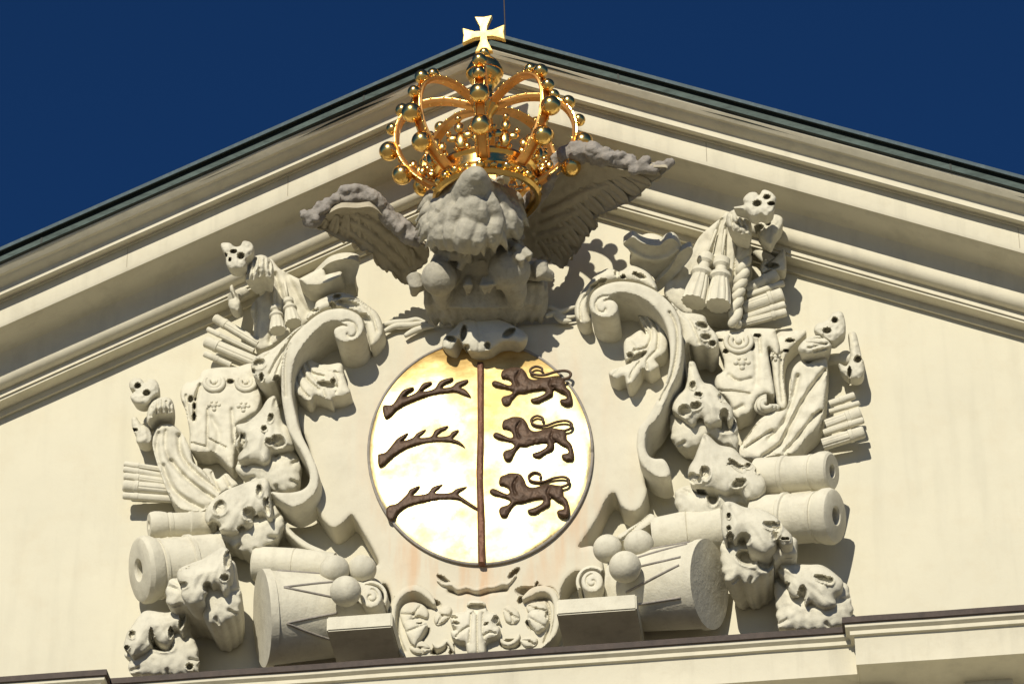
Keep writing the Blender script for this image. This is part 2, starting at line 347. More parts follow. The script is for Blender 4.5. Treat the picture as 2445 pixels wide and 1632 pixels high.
# ---- horizontal cornice: set back behind the sculpture, proud on both sides
def hprof(D):
    return [(.0, ZB+.03), (D-.10, ZB+.004), (D, ZB), (D+.004, ZB-.055), (D-.018, ZB-.058)], \
           [(D-.018, ZB-.056), (D-.02, ZB-.085), (D-.055, ZB-.105), (D-.055, ZB-.14), (D-.085, ZB-.145), (D-.09, ZB-.158), (D-.09, ZB-.405), (D-.10, ZB-.405), (D-.105, ZB-.398), (D-.30, ZB-.40), (D-.55, ZB-.42), (D-.60, ZB-.52), (D-.62, ZB-.60), (.12, ZB-.62), (.12, ZB-.8), (.05, ZB-.82), (.05, ZB-1.3), (0, ZB-1.32)]
XL, XR = float(U(238, 1621, .95)[0]), float(U(2039, 1492, .95)[0])
for (xa, xb, D) in ((-9, XL, 1.1), (XL, XR, .95), (XR, 9, 1.1)):
    c0, c1 = D-.95, D
    for nm, pr, m in (('sheet_metal_cover', hprof(D)[0], M_brown), ('horizontal_cornice', hprof(D)[1], M_trim)):
        V = []; Fc = []; n = len(pr); ns = 24
        for i in range(ns+1):
            for j, (d, z) in enumerate(pr):
                # the proud ends return round the corner following their own profile
                ext = (d-(D-.09)) if (D > 1 and d > .5) else 0
                a = xa-(ext if xa > 0 else 0); b = xb+(ext if xb < 0 else 0)
                x = a+(b-a)*i/ns
                V.append((x, -d-.002*noise.noise(Vector((x*2, j, 0))), z+.004*noise.noise(Vector((x*1.5, 3, 0)))))
        for i in range(ns):
            for j in range(n-1): a = i*n+j; Fc.append([a, a+1, a+n+1, a+n])
        if D > 1:
            k = 0 if xa > 0 else ns
            st = len(V)
            for j in range(n): v = V[k*n+j]; V.append((v[0], 0.02, v[2]))
            for j in range(n-1): Fc.append([k*n+j, k*n+j+1, st+j+1, st+j])
        mesh(nm, V, Fc, m, bld, 28)
for i in range(-9, 10):                                            # brackets under the lower cornice
    x = i*.92+.3
    D = .95 if XL < x < XR else 1.1
    mb = MB(); mb.add(*boxv(x-.20, x+.20, -(D-.47), -.13, ZB-.56, ZB-.395)); mb.build('bracket', M_trim, bld, 30)
mesh('facade_wall', [(-14, .02, 0), (14, .02, 0), (14, .02, 19.9), (-14, .02, 19.9)], [[0, 1, 2, 3]], M_wall, bld, 0)
# lightning rod
lr = MB(); a = U(1207, 92, 1.0); lr.add(*tube([a, a+np.array([-.012, 0, .5]), a+np.array([-.03, 0, 1.2])], .006, 6))
lr.build('lightning_rod', M_brown, tags=('thin dark lightning rod standing on the roof peak behind the golden cross', 'lightning rod'))

# ------------------------------------------------------------------ coat of arms
SH_ = thing('coat_of_arms', 'large carved cartouche with scrolled sides round a gilded shield disc', 'coat of arms', U(1147, 1080, 0))
plate = [(735, 800), (800, 775), (900, 785), (1020, 782), (1150, 778), (1290, 775), (1385, 765), (1460, 735), (1560, 750), (1608, 830), (1618, 915), (1592, 990), (1556, 1050), (1538, 1105), (1540, 1150), (1545, 1175), (1532, 1210), (1510, 1222), (1485, 1210), (1468, 1178), (1450, 1190), (1425, 1240), (1395, 1285), (1384, 1306), (1415, 1303), (1434, 1325), (1441, 1350), (1440, 1385), (1425, 1408), (1400, 1410), (1388, 1390), (1390, 1370), (1376, 1364), (1354, 1382), (1340, 1410), (1337, 1450), (1330, 1490), (1312, 1530), (1280, 1565), (1100, 1585), (975, 1592), (945, 1556), (932, 1510), (929, 1460), (934, 1430), (926, 1402), (914, 1394), (910, 1412), (905, 1436), (885, 1449), (864, 1435), (857, 1405), (866, 1375), (885, 1356), (903, 1345), (895, 1320), (870, 1275), (843, 1232), (830, 1238), (815, 1252), (795, 1260), (775, 1245), (757, 1218), (745, 1195), (735, 1175), (745, 1120), (735, 1060), (705, 1000), (690, 940), (685, 880), (705, 825)]
M_plate = mat('stained_carved_stone', (.60, .565, .45), .85, var=.06, dirt=(.45, .40, .30), dirt_amt=.3, nscale=2.4, bump=.16, bscale=50)
def rust(m):
    """rust runs that the bronze and gilding have left on the stone under the disc"""
    t = m.node_tree; L = t.links.new; N = t.nodes.new; b = t.nodes['Principled BSDF']
    src = b.inputs['Base Color'].links[0].from_socket
    g = N('ShaderNodeNewGeometry'); mp = N('ShaderNodeMapping'); mp.inputs['Scale'].default_value = (7, 1, .9); L(g.outputs['Position'], mp.inputs[0])
    n = N('ShaderNodeTexNoise'); n.inputs['Scale'].default_value = 1.0; n.inputs['Detail'].default_value = 5; L(mp.outputs[0], n.inputs['Vector'])
    c = U(1147, 1080, .3); s = N('ShaderNodeSeparateXYZ'); L(g.outputs['Position'], s.inputs[0])
    def M(op, a, b2, cl=False):
        q = N('ShaderNodeMath'); q.operation = op; q.use_clamp = cl
        for k, v in ((0, a), (1, b2)):
            if isinstance(v, (int, float)): q.inputs[k].default_value = v
            else: L(v, q.inputs[k])
        return q.outputs[0]
    dx = M('SUBTRACT', s.outputs[0], float(c[0])); dz = M('MULTIPLY', M('SUBTRACT', s.outputs[2], float(c[2])), .83)
    r = M('SQRT', M('ADD', M('MULTIPLY', dx, dx), M('MULTIPLY', dz, dz)), 0)
    ringm = M('SUBTRACT', 1, M('MULTIPLY', M('ABSOLUTE', M('SUBTRACT', r, 1.03), 0), 2.3), True)     # close to the rim
    low = M('MULTIPLY', M('SUBTRACT', -.1, dz), 1.1, True)
    nn = M('MULTIPLY', M('SUBTRACT', n.outputs[0], .50), 5.0, True)
    f = M('MULTIPLY', M('MULTIPLY', ringm, M('ADD', low, .30), True), M('ADD', M('MULTIPLY', nn, .42), .05), True)
    mx = N('ShaderNodeMixRGB'); L(f, mx.inputs[0]); L(src, mx.inputs[1]); mx.inputs[2].default_value = (.58, .29, .11, 1); L(mx.outputs[0], b.inputs['Base Color'])
rust(M_plate)
G = lambda *p: Z('G', *p)
pz = []
for x, y, rx, ry, ro, dp in ((620, 555, 62, 20, 33, .08), (1280, 500, 62, 24, -42, .10), (380, 770, 190, 58, 8, .13), (520, 790, 30, 50, -20, .12), (1470, 690, 150, 52, 10, .13), (1345, 750, 26, 34, 30, .12), (1490, 610, 14, 34, 20, .06), (440, 1080, 28, 75, 35, .08), (1430, 985, 22, 50, -35, .08), (1250, 1165, 85, 42, 0, .11), (580, 1220, 70, 34, -20, .11), (700, 1215, 18, 50, 15, .07), (270, 880, 14, 50, 12, .05), (1585, 880, 10, 36, 0, .05), (690, 650, 18, 14, 0, .05), (1210, 605, 20, 14, 0, .05)):
    cx, cy = z1('G', x, y); pz.append((cx, cy, rx/3.915, ry/3.915, ro, dp))
gr = [(G((690, 660), (760, 685), (840, 665), (960, 690), (1080, 655), (1200, 650)), .022, .10),
      (G((200, 1220), (150, 1100), (150, 900), (190, 760), (280, 670), (400, 640)), .012, .03), (G((260, 1230), (205, 1080), (200, 920), (240, 790)), .012, .03),
      (G((1640, 1080), (1670, 920), (1665, 780), (1620, 690), (1520, 620)), .012, .03), (G((1560, 1150), (1610, 1000), (1615, 850), (1580, 740)), .010, .03),
      (G((1560, 640), (1640, 640), (1690, 720), (1700, 850)), .010, .02)]
relief('cartouche_plate', plate, .27, .0, M_plate, SH_, bulge=.03, edge=.05, pits=pz, grooves=gr, g=3.0)
# raised rim round the disc, disc, bar, antlers, lions
CX, CY, RR = 1147, 1080, 264
rimp = [U(CX+(RR+3)*math.cos(a), CY+(RR+2)*math.sin(a), .325) for a in np.linspace(0, 2*np.pi, 97)]
mb = MB(); mb.add(*tube(rimp, .013, 10)); mb.build('disc_rim', M_greyd, SH_, 180)
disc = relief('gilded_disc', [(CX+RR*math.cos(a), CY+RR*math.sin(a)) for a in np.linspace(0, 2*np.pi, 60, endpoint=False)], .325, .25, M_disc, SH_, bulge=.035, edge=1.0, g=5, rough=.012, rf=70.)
relief('dividing_bar', Z('F', (730, 270), (768, 270), (770, 700), (765, 1000), (775, 1250), (777, 1525), (735, 1525), (730, 1200), (724, 960), (732, 700)), .375, .32, M_bar, SH_, bulge=.015, edge=.02, smooth=False, rough=.008)
A1 = [(140, 560), (150, 540), (200, 535), (240, 480), (270, 445), (330, 425), (325, 440), (290, 460), (270, 490), (345, 462), (390, 405), (445, 393), (435, 410), (400, 432), (380, 455), (460, 438), (500, 388), (575, 367), (570, 385), (535, 400), (505, 430), (570, 425), (605, 397), (670, 380), (665, 400), (622, 425), (660, 445), (692, 490), (650, 478), (590, 455), (500, 465), (400, 485), (300, 520), (230, 560), (190, 600), (160, 615), (145, 600)]
A2 = [(110, 862), (115, 845), (160, 830), (210, 770), (240, 740), (298, 710), (285, 735), (255, 765), (325, 742), (355, 713), (408, 690), (400, 708), (368, 740), (440, 735), (472, 692), (545, 667), (535, 685), (502, 705), (482, 735), (550, 730), (575, 705), (615, 692), (605, 710), (577, 745), (620, 765), (655, 803), (600, 775), (520, 765), (400, 775), (300, 800), (210, 850), (150, 905), (115, 915)]
A3 = [(162, 1195), (180, 1165), (230, 1150), (290, 1095), (310, 1065), (370, 1040), (360, 1060), (327, 1100), (415, 1090), (452, 1050), (515, 1032), (500, 1052), (468, 1085), (560, 1085), (602, 1060), (665, 1047), (650, 1062), (612, 1090), (660, 1130), (735, 1182), (728, 1194), (650, 1148), (600, 1125), (500, 1125), (400, 1140), (300, 1165), (240, 1200), (205, 1250), (170, 1245)]
for A in (A1, A2, A3):
    relief('antler', Z('F', *A), .368, .34, M_bronze, SH_, bulge=.016, edge=.03, g=2.2, rough=.004)
L2 = [(885, 665), (895, 635), (925, 622), (955, 612), (1010, 618), (1040, 650), (1060, 690), (1100, 702), (1180, 682), (1240, 688), (1280, 698), (1290, 750), (1322, 790), (1332, 870), (1292, 885), (1258, 868), (1262, 845), (1297, 835), (1285, 800), (1250, 782), (1212, 765), (1207, 810), (1160, 840), (1120, 867), (1080, 862), (1075, 842), (1120, 825), (1160, 800), (1158, 772), (1080, 782), (1030, 798), (992, 800), (962, 840), (940, 880), (905, 882), (890, 850), (902, 825), (945, 810), (960, 790), (938, 770), (900, 760), (850, 747), (828, 730), (842, 710), (870, 715), (930, 742), (952, 735), (942, 705), (915, 690), (890, 686)]
T2 = [(1275, 700), (1312, 685), (1318, 655), (1285, 638), (1225, 645), (1160, 668), (1110, 668), (1075, 655), (1068, 628), (1100, 607), (1138, 620), (1140, 650)]
def lionmap(P, k):
    out = []
    for x, y in P:
        if k == 0: x2 = x-8+(y-740)*-.02; y2 = 740+(y-740)*.86-326
        elif k == 1: x2, y2 = x, y
        else: x2 = x-22-(y-740)*.06*(1 if x > 1000 else .5); y2 = 740+(y-740)*1.0+350
        out.append((x2, y2))
    return out
for k in range(3):
    o = relief('lion', Z('F', *lionmap(L2, k)), .370, .34, M_bronze, SH_, bulge=.026, edge=.06, g=2.2, rough=.006, rf=8,
               grooves=[(Z('F', *lionmap([(1000, 640), (975, 690), (990, 740)], k)), .012, .02), (Z('F', *lionmap([(1200, 700), (1190, 740), (1215, 765)], k)), .012, .015)])
    tp = crom(Z('F', *lionmap(T2, k)), False, 5); mb = MB(); mb.add(*tube([U(x, y, .378) for x, y in tp], [.014-.003*i/len(tp) for i in range(len(tp))], 8)); mb.build('tail', M_bronze, o, 180)
# small curls at the ends of the cartouche's lower arms
for (x, y, sg) in ((886, 1424, -1), (1414, 1388, 1)):
    out = [(x+26*math.cos(a), y+26*math.sin(a)) for a in np.linspace(0, 2*np.pi, 24, endpoint=False)]
    relief('curl', out, .62, .10, M_stone, SH_, bulge=.02, edge=.04, g=2.4, grooves=[([(x+sg*(4+14*i/14)*math.cos(-1.2+i*.42), y+(4+14*i/14)*math.sin(-1.2+i*.42)) for i in range(15)], .010, .02)])
    arc = [(x-sg*(33)*math.cos(a), y-33*math.sin(a)) for a in np.linspace(-.5, 2.3, 12)]
    q = crom(arc, False, 3); n = len(q); a_ = [tuple(np.array((x, y))+(p-np.array((x, y)))*1.18) for p in q]; b_ = [tuple(np.array((x, y))+(p-np.array((x, y)))*.94) for p in q]
    relief('curl_arm', a_+b_[::-1], .50, .10, M_stone2, SH_, bulge=.01, edge=.02, g=2.4, smooth=False)
# side scrolls
VL = Z('C', (1190, 815), (1150, 808), (1095, 830), (1083, 865), (1100, 910), (1150, 940), (1210, 940), (1280, 910), (1320, 850), (1325, 800), (1300, 740), (1250, 700), (1180, 675), (1110, 670), (1020, 685), (940, 725), (870, 780), (790, 850), (730, 920), (690, 1000), (665, 1100), (655, 1200), (655, 1350), (665, 1450)) + \
     Z('D', (1480, 560), (1520, 650), (1590, 760), (1640, 860), (1672, 960), (1668, 1040), (1620, 1095), (1540, 1120), (1440, 1125), (1345, 1118), (1380, 1160), (1450, 1215), (1540, 1250), (1640, 1205), (1720, 1130), (1750, 1040), (1745, 950), (1715, 860), (1670, 760), (1620, 660), (1580, 560), (1560, 470)) + \
     Z('C', (745, 1400), (738, 1280), (745, 1180), (765, 1100), (795, 1030), (850, 950), (930, 860), (1000, 800), (1060, 775), (1120, 775), (1165, 792))
VR = Z('H', (350, 610), (385, 600), (430, 610), (460, 650), (455, 700), (415, 738), (360, 745), (300, 735), (245, 690), (228, 630), (245, 560), (290, 510), (370, 470), (470, 450), (570, 455), (660, 475), (760, 520), (850, 590), (920, 670), (965, 770), (985, 880), (985, 1000), (975, 1100), (950, 1200), (890, 1330), (800, 1540)) + \
     Z('K', (530, -120), (507, -40), (507, 30), (530, 85), (575, 108), (640, 112), (680, 170), (690, 230), (640, 255), (580, 240), (520, 200), (470, 140), (445, 60), (440, -20), (455, -120)) + \
     Z('H', (690, 1568), (760, 1450), (830, 1330), (868, 1200), (885, 1080), (882, 960), (865, 850), (830, 760), (780, 690), (720, 630), (640, 580), (550, 548), (470, 545), (400, 565))
def inset(P, k, seg=None):
    P = crom(P); P = resample(P, 8); n = len(P); out = []
    s = np.sign(np.sum(P[:, 0]*np.roll(P[:, 1], -1)-np.roll(P[:, 0], -1)*P[:, 1]))
    for i in range(n):
        t = P[(i+1) % n]-P[i-1]; t /= np.linalg.norm(t)+1e-9; out.append(P[i]+s*k*np.array([-t[1], t[0]]))
    return out
def curlgroove(c, r0, r1, a0, turns, k=26):
    return [(c[0]+(r0+(r1-r0)*i/k)*math.cos(a0+turns*2*math.pi*i/k), c[1]+(r0+(r1-r0)*i/k)*math.sin(a0+turns*2*math.pi*i/k)) for i in range(k+1)]
cL = z1('C', 1205, 862); cR = z1('H', 345, 660)
relief('side_scroll', VL, .62, .12, M_stone2, SH_, bulge=.018, edge=.03, g=3.0, tilt=(0, -.17), grooves=[(Z('C', (720, 960), (695, 1060), (685, 1200), (690, 1380)), .014, .022), (curlgroove(cL, 6, 30, 2.4, -.75), .012, .022)])
relief('side_scroll', VR, .62, .12, M_stone2, SH_, bulge=.018, edge=.03, g=3.0, tilt=(0, -.17), grooves=[(Z('H', (880, 700), (930, 800), (945, 920), (935, 1060), (890, 1250), (800, 1420)), .014, .03), (curlgroove(cR, 6, 30, .7, .75), .012, .022)])
# acanthus leaves in and on the scrolls
C = lambda *p: Z('C', *p); H = lambda *p: Z('H', *p)
def leaf(name, k, out, d, back, pits=(), gr=(), m=None, par=SH_, bulge=.06, edge=.12, **kw):
    s = zs(k)
    pp = [(*z1(k, p[0], p[1]), p[2]/s, p[3]/s, *(p[4:])) for p in pits]
    gg = [(Z(k, *q[0]), q[1], q[2]) for q in gr]
    return relief(name, Z(k, *out), d, back, m or M_stone2, par, bulge=bulge, edge=edge, pits=pp, grooves=gg, **kw)
leaf('acanthus_leaf', 'C', [(770, 1090), (800, 1030), (850, 1015), (905, 1030), (900, 1080), (940, 1110), (1030, 1125), (1140, 1115), (1160, 1200), (1190, 1290), (1215, 1350), (1150, 1385), (1075, 1395), (1060, 1425), (1000, 1400), (925, 1380), (895, 1420), (860, 1425), (820, 1395), (760, 1345), (735, 1250)], .45, .18,
     pits=[(1030, 1290, 75, 26, 12, .10), (1075, 1262, 20, 24, 0, .10)], gr=[([(790, 1120), (780, 1230), (820, 1330), (880, 1390)], .012, .028), ([(900, 1200), (980, 1310), (1010, 1380)], .012, .022), ([(1090, 1180), (1120, 1260), (1100, 1350)], .012, .022), ([(930, 1140), (1040, 1180), (1150, 1200)], .012, .018), ([(825, 1030), (815, 1130), (850, 1230), (960, 1330)], .014, .035), ([(862, 1030), (855, 1110), (900, 1190), (1000, 1220)], .014, .035), ([(890, 1030), (890, 1090), (950, 1140)], .010, .03)], tilt=(0, .12))
leaf('acanthus_leaf', 'H', [(625, 730), (650, 700), (720, 680), (780, 740), (820, 800), (860, 900), (862, 1000), (830, 1050), (768, 1085), (795, 1140), (720, 1190), (662, 1160), (640, 1200), (580, 1280), (535, 1285), (512, 1225), (450, 1245), (392, 1210), (400, 1175), (520, 1130), (575, 1105), (520, 1085), (512, 940), (570, 890), (645, 845), (690, 880), (665, 800)], .45, .18,
     pits=[(615, 1065, 85, 24, -28, .10), (560, 1050, 22, 22, 0, .08)], gr=[([(700, 1000), (640, 1100), (580, 1180), (560, 1240)], .012, .028), ([(760, 1020), (700, 1090), (700, 1160)], .012, .024), ([(560, 1120), (480, 1160), (430, 1200)], .012, .022), ([(560, 940), (600, 980), (580, 1040)], .012, .018), ([(680, 690), (750, 770), (790, 880), (780, 1000)], .014, .035), ([(650, 720), (710, 790), (735, 880), (700, 980), (600, 1010)], .014, .035), ([(640, 750), (690, 820), (700, 880)], .010, .03)], tilt=(0, .12))
leaf('acanthus_leaf', 'C', [(862, 765), (868, 712), (920, 665), (945, 610), (1050, 555), (1150, 538), (1250, 570), (1340, 630), (1430, 700), (1475, 790), (1482, 880), (1440, 950), (1385, 982), (1360, 920), (1345, 850), (1330, 780), (1290, 720), (1220, 680), (1120, 655), (1000, 680), (930, 725)], .46, .10,
     pits=[(1108, 572, 32, 18, -10, .09), (1072, 640, 26, 20, 40, .09), (1200, 632, 95, 26, 12, .08), (1340, 745, 50, 24, 40, .08), (920, 690, 40, 14, -20, .07)], gr=[([(1130, 600), (1250, 600), (1380, 700), (1430, 850)], .012, .03)], edge=.08)
leaf('acanthus_leaf', 'H', [(118, 740), (112, 650), (150, 560), (200, 490), (280, 400), (370, 345), (430, 352), (480, 370), (560, 322), (640, 340), (720, 390), (770, 470), (775, 522), (700, 490), (620, 455), (520, 440), (420, 440), (320, 470), (240, 530), (212, 620), (218, 700), (238, 780), (175, 802)], .46, .10,
     pits=[(300, 465, 70, 18, -28, .09), (452, 380, 18, 26, 0, .09), (505, 412, 20, 16, 0, .09), (640, 405, 45, 18, 20, .09), (600, 385, 16, 14, 0, .08)], gr=[([(160, 760), (160, 640), (220, 540), (330, 430)], .012, .03)], edge=.08)
# leafy bosses on the outer sides of the scrolls
leaf('leafy_boss', 'C', [(870, 790), (800, 842), (715, 915), (690, 1000), (668, 1120), (655, 1235), (610, 1262), (560, 1292), (500, 1282), (452, 1245), (420, 1200), (408, 1130), (438, 1072), (500, 1030), (590, 990), (700, 900), (780, 830)], .44, .06, pits=[(470, 1115, 46, 34, -20, .09), (492, 1228, 16, 34, 0, .09), (616, 1240, 26, 24, 0, .09), (430, 1180, 14, 22, 0, .07)], gr=[([(800, 850), (660, 950), (520, 1060)], .014, .03), ([(730, 920), (640, 1050), (560, 1200)], .014, .03), ([(680, 1020), (640, 1120), (610, 1200)], .012, .02)], bulge=.07, edge=.12, m=M_stone, taper=.12, rim=.015)
leaf('leafy_boss', 'I', [(75, 985), (160, 1060), (260, 1072), (335, 1095), (362, 1160), (425, 1232), (442, 1290), (418, 1345), (370, 1362), (325, 1332), (262, 1345), (205, 1312), (165, 1335), (158, 1210), (125, 1100)], .44, .06, pits=[(315, 1165, 44, 24, 15, .09), (345, 1255, 36, 24, 10, .09), (395, 1305, 24, 22, 0, .09), (215, 1330, 20, 14, 0, .06)], gr=[([(120, 1050), (220, 1130), (290, 1300)], .014, .025), ([(180, 1070), (280, 1120), (400, 1240)], .014, .02)], bulge=.07, edge=.12, m=M_stone, taper=.12, rim=.015)
# ribbons of leaf between the scrolls and the clasp
for P in ([(545, 1085), (600, 1075), (680, 1070), (740, 1055), (800, 1075)], [(540, 1130), (610, 1095), (700, 1090), (770, 1080), (830, 1100)], [(665, 1155), (720, 1125), (780, 1105), (840, 1100)],
          [(1495, 1000), (1530, 985), (1590, 1010), (1650, 990), (1700, 975)], [(1505, 1040), (1560, 1020), (1620, 1045), (1690, 1035)], [(1560, 1025), (1600, 1060), (1660, 1065)]):
    mb = MB(); q = crom(Z('B', *P), False, 5); mb.add(*tube([U(x, y, .36) for x, y in q], [.012+.018*math.sin(math.pi*min(1, i/len(q)+.12)) for i in range(len(q))], 8)); mb.build('leaf_ribbon', M_stone, SH_, 180)
# clasp shell above the disc and palmette below it
leaf('clasp_shell', 'B', [(888, 1212), (905, 1160), (960, 1110), (1000, 1070), (1060, 1045), (1130, 1040), (1200, 1045), (1300, 1085), (1380, 1130), (1400, 1170), (1360, 1200), (1300, 1190), (1240, 1200), (1180, 1240), (1110, 1257), (1040, 1240), (1000, 1190), (980, 1180), (950, 1240), (905, 1232)], .48, .29,
     pits=[(1018, 1135, 16, 42, 8, .12), (942, 1172, 26, 16, 20, .10), (1288, 1135, 40, 18, -30, .12), (1160, 1212, 16, 20, 0, .08), (1036, 1222, 16, 16, 0, .08)], gr=[([(1090, 1050), (1110, 1150), (1105, 1250)], .012, .012)], bulge=.09, edge=.25, m=M_stone, taper=.15)
leaf('palmette', 'G', [(850, 770), (930, 750), (1010, 775), (1030, 850), (1110, 875), (1150, 935), (1110, 980), (1150, 1010), (1135, 1080), (1060, 1110), (1015, 1150), (1010, 1250), (930, 1262), (850, 1250), (825, 1150), (770, 1140), (705, 1100), (690, 1040), (740, 1025), (690, 960), (700, 890), (760, 865), (830, 850)], .37, .22,
     pits=[(930, 815, 85, 30, 0, .09), (930, 850, 30, 26, 0, .07), (1110, 935, 30, 36, 0, .07), (720, 915, 30, 16, 0, .06), (740, 965, 30, 14, 10, .05), (1020, 975, 22, 12, -30, .05)], gr=[([(938, 880), (935, 1050), (940, 1240)], .010, .025), ([(880, 880), (870, 1050), (860, 1150)], .012, .025), ([(990, 880), (985, 1040), (1010, 1130)], .012, .02), ([(740, 1090), (800, 1030), (850, 1000)], .012, .03), ([(1110, 1060), (1050, 1050), (1000, 1080)], .012, .03)], bulge=.05, edge=.08)
def strip(path, w0, w1, closed=False):
    q = crom(path, False, 6); n = len(q); a = []; b = []
    for i in range(n):
        t = q[min(i+1, n-1)]-q[max(i-1, 0)]; t /= np.linalg.norm(t)+1e-9; nn = np.array([-t[1], t[0]]); w_ = (w0+(w1-w0)*i/(n-1))*min(1, .35+4*min(i, n-1-i)/n)
        a.append(tuple(q[i]+nn*w_)); b.append(tuple(q[i]-nn*w_))
    return a+b[::-1]
for pth in ([(255, 1275), (185, 1180), (150, 1050), (145, 900), (170, 770), (245, 675), (345, 640), (430, 665), (500, 725), (540, 790)], [(1540, 1195), (1640, 1085), (1680, 950), (1682, 810), (1650, 700), (1580, 650), (1490, 655), (1420, 695), (1360, 740)]):
    relief('c_scroll', Z('G', *strip(pth, 26, 34)), .365, .20, M_plate, SH_, bulge=.015, edge=.03, g=2.6, smooth=False)
for pth in ([(520, 1150), (560, 1185), (610, 1170), (650, 1130), (690, 1160), (720, 1230)], [(1150, 1110), (1190, 1150), (1250, 1155), (1310, 1110), (1330, 1060)], [(560, 560), (620, 600), (700, 600), (760, 640), (840, 625), (930, 650), (1020, 625), (1090, 620), (1170, 590), (1230, 590), (1300, 510)]):
    relief('moulded_edge', Z('G', *strip(pth, 18, 18)), .325, .20, M_plate, SH_, bulge=.012, edge=.03, g=2.4, smooth=False)
for pts in ([(215, 880), (250, 800), (330, 770), (420, 790), (480, 850), (470, 920), (390, 900), (330, 920), (300, 990), (250, 1000)], [(560, 860), (640, 800), (700, 830), (680, 900), (620, 960), (560, 980), (530, 930)], [(1180, 830), (1240, 800), (1320, 850), (1330, 930), (1270, 970), (1200, 940)], [(1400, 800), (1480, 770), (1570, 790), (1590, 850), (1520, 860), (1450, 880), (1410, 860)], [(300, 1180), (380, 1130), (460, 1150), (500, 1210), (430, 1250), (340, 1245)], [(1340, 1120), (1420, 1090), (1500, 1110), (1480, 1170), (1390, 1190)]):
    m0 = np.mean(pts, 0); leaf('leaf_spray', 'G', pts, .315, .22, gr=[([tuple(m0), pts[0]], .010, .02), ([tuple(m0), pts[3]], .010, .02), ([tuple(m0), pts[-2]], .010, .02)], bulge=.03, edge=.06, m=M_plate)
for (pts, pp) in (([(270, 1050), (250, 960), (320, 930), (420, 950), (470, 970), (440, 1040), (400, 1110), (350, 1180), (300, 1120)], [(400, 968, 24, 10, 0, .05)]), ([(1400, 900), (1460, 840), (1560, 850), (1600, 920), (1570, 1000), (1500, 1050), (1440, 980)], [(1525, 840, 14, 10, 0, .04), (1585, 890, 10, 34, 0, .05)])):
    leaf('corner_leaf', 'G', pts, .34, .24, pits=pp, gr=[([pts[0], pts[4]], .012, .02)], bulge=.04, edge=.07)

# ------------------------------------------------------------------ husks
def husk(label, k, front, pits, cup, d=.48, kc=None, cupd=.29, cupits=()):
    c = np.mean(Z(k, *front), 0); t = thing('acanthus_husk', label, 'carved husk', U(c[0], c[1], 0), 'carved husks hanging in chains')
    kc = kc or k
    sc = zs(kc); cc = np.mean(Z(kc, *cup), 0)
    lobes = []
    for i in range(0, len(cup), 2):
        q = np.array(Z(kc, cup[i])[0]); lobes.append(([tuple(q), tuple(q*.74+cc*.26)], .018, .035))
    cp = resample(crom(Z(kc, *cup)), 6.); m_ = cp.mean(0); ph = np.arange(len(cp))*6/26.*2*math.pi; rad = cp-m_; rl_ = np.linalg.norm(rad, axis=1, keepdims=True)
    wv = (np.abs(np.sin(ph/2))-.6)*np.clip((rad[:, 1]/(rl_[:, 0]+1e-6))+.75, 0, 1)*5.
    cp = cp+rad/(rl_+1e-6)*wv[:, None]; cp = [tuple(q) for q in cp]
    relief('leaf_cup', cp, cupd, .03, M_stone, t, bulge=.11, edge=.25, smooth=False, rim=.012, grooves=lobes, pits=[(*z1(kc, p[0], p[1]), p[2]/sc, p[3]/sc, *(p[4:])) for p in cupits], g=3.0, rough=.007, rf=16, taper=.25)
    s = zs(k); pp = [(*z1(k, p[0], p[1]), p[2]/s, p[3]/s, *(p[4:])) for p in pits]
    rk = random.Random(int(c[0])); p2 = []
    for p in pp:
        ro = p[4] if len(p) > 4 else 0
        if max(p[2], p[3]) > 5:
            p2.append((p[0], p[1], p[2]*.92, p[3]*.92, ro))
            for _ in range(3):
                a = rk.uniform(0, 6.28); p2.append((p[0]+math.cos(a)*p[2]*.75, p[1]+math.sin(a)*p[3]*.75, max(2.5, p[2]*rk.uniform(.28, .5)), max(2.5, p[3]*rk.uniform(.28, .5)), rk.uniform(-40, 40)))
        else: p2.append((p[0], p[1], p[2], p[3], ro))
    pp = p2
    fr = Z(k, *front); top_ = min(fr, key=lambda q: q[1]); xs_ = sorted(fr, key=lambda q: q[0]); yb = max(q[1] for q in fr); veins = []
    for fx_ in (.22, .42, .62, .82):
        e_ = np.array([xs_[0][0]+(xs_[-1][0]-xs_[0][0])*fx_, yb-10]); a_ = np.array(top_)+(0, 12); md = (a_*.5+e_*.5)+np.array([(fx_-.5)*22, -6]); veins.append(([tuple(a_), tuple(md), tuple(e_)], .024, .008))
    relief('leaf_hood', fr, d-.06, cupd-.10, M_stone, t, bulge=.13, edge=.24, pits=[(p[0], p[1], p[2]*1.15, p[3]*1.15, p[4] if len(p) > 4 else 0, .085) for p in pp], g=2.4, rough=.006, rf=20, taper=.10, grooves=veins, rim=.012)
    return t
husk('pointed husk left of the shield, topmost on the left, beside the lower side scroll', 'D', [(1335, 315), (1380, 305), (1410, 400), (1440, 520), (1490, 570), (1530, 650), (1535, 730), (1460, 750), (1385, 765), (1345, 785), (1330, 850), (1290, 885), (1200, 855), (1110, 865), (1065, 850), (1070, 800), (1110, 745), (1045, 740), (1040, 690), (1075, 640), (1055, 600), (1050, 550), (1150, 520), (1250, 430), (1300, 350)],
     [(1285, 578, 20, 20), (1342, 490, 20, 32, 20), (1335, 690, 34, 26, 30), (1405, 690, 48, 50, -20), (1098, 690, 26, 62, 15), (1383, 795, 16, 16), (1420, 880, 12, 12)], [(1050, 880), (1060, 960), (1150, 1010), (1250, 1060), (1400, 1115), (1520, 1110), (1580, 1050), (1600, 950), (1590, 850), (1530, 740), (1400, 760), (1100, 840)])
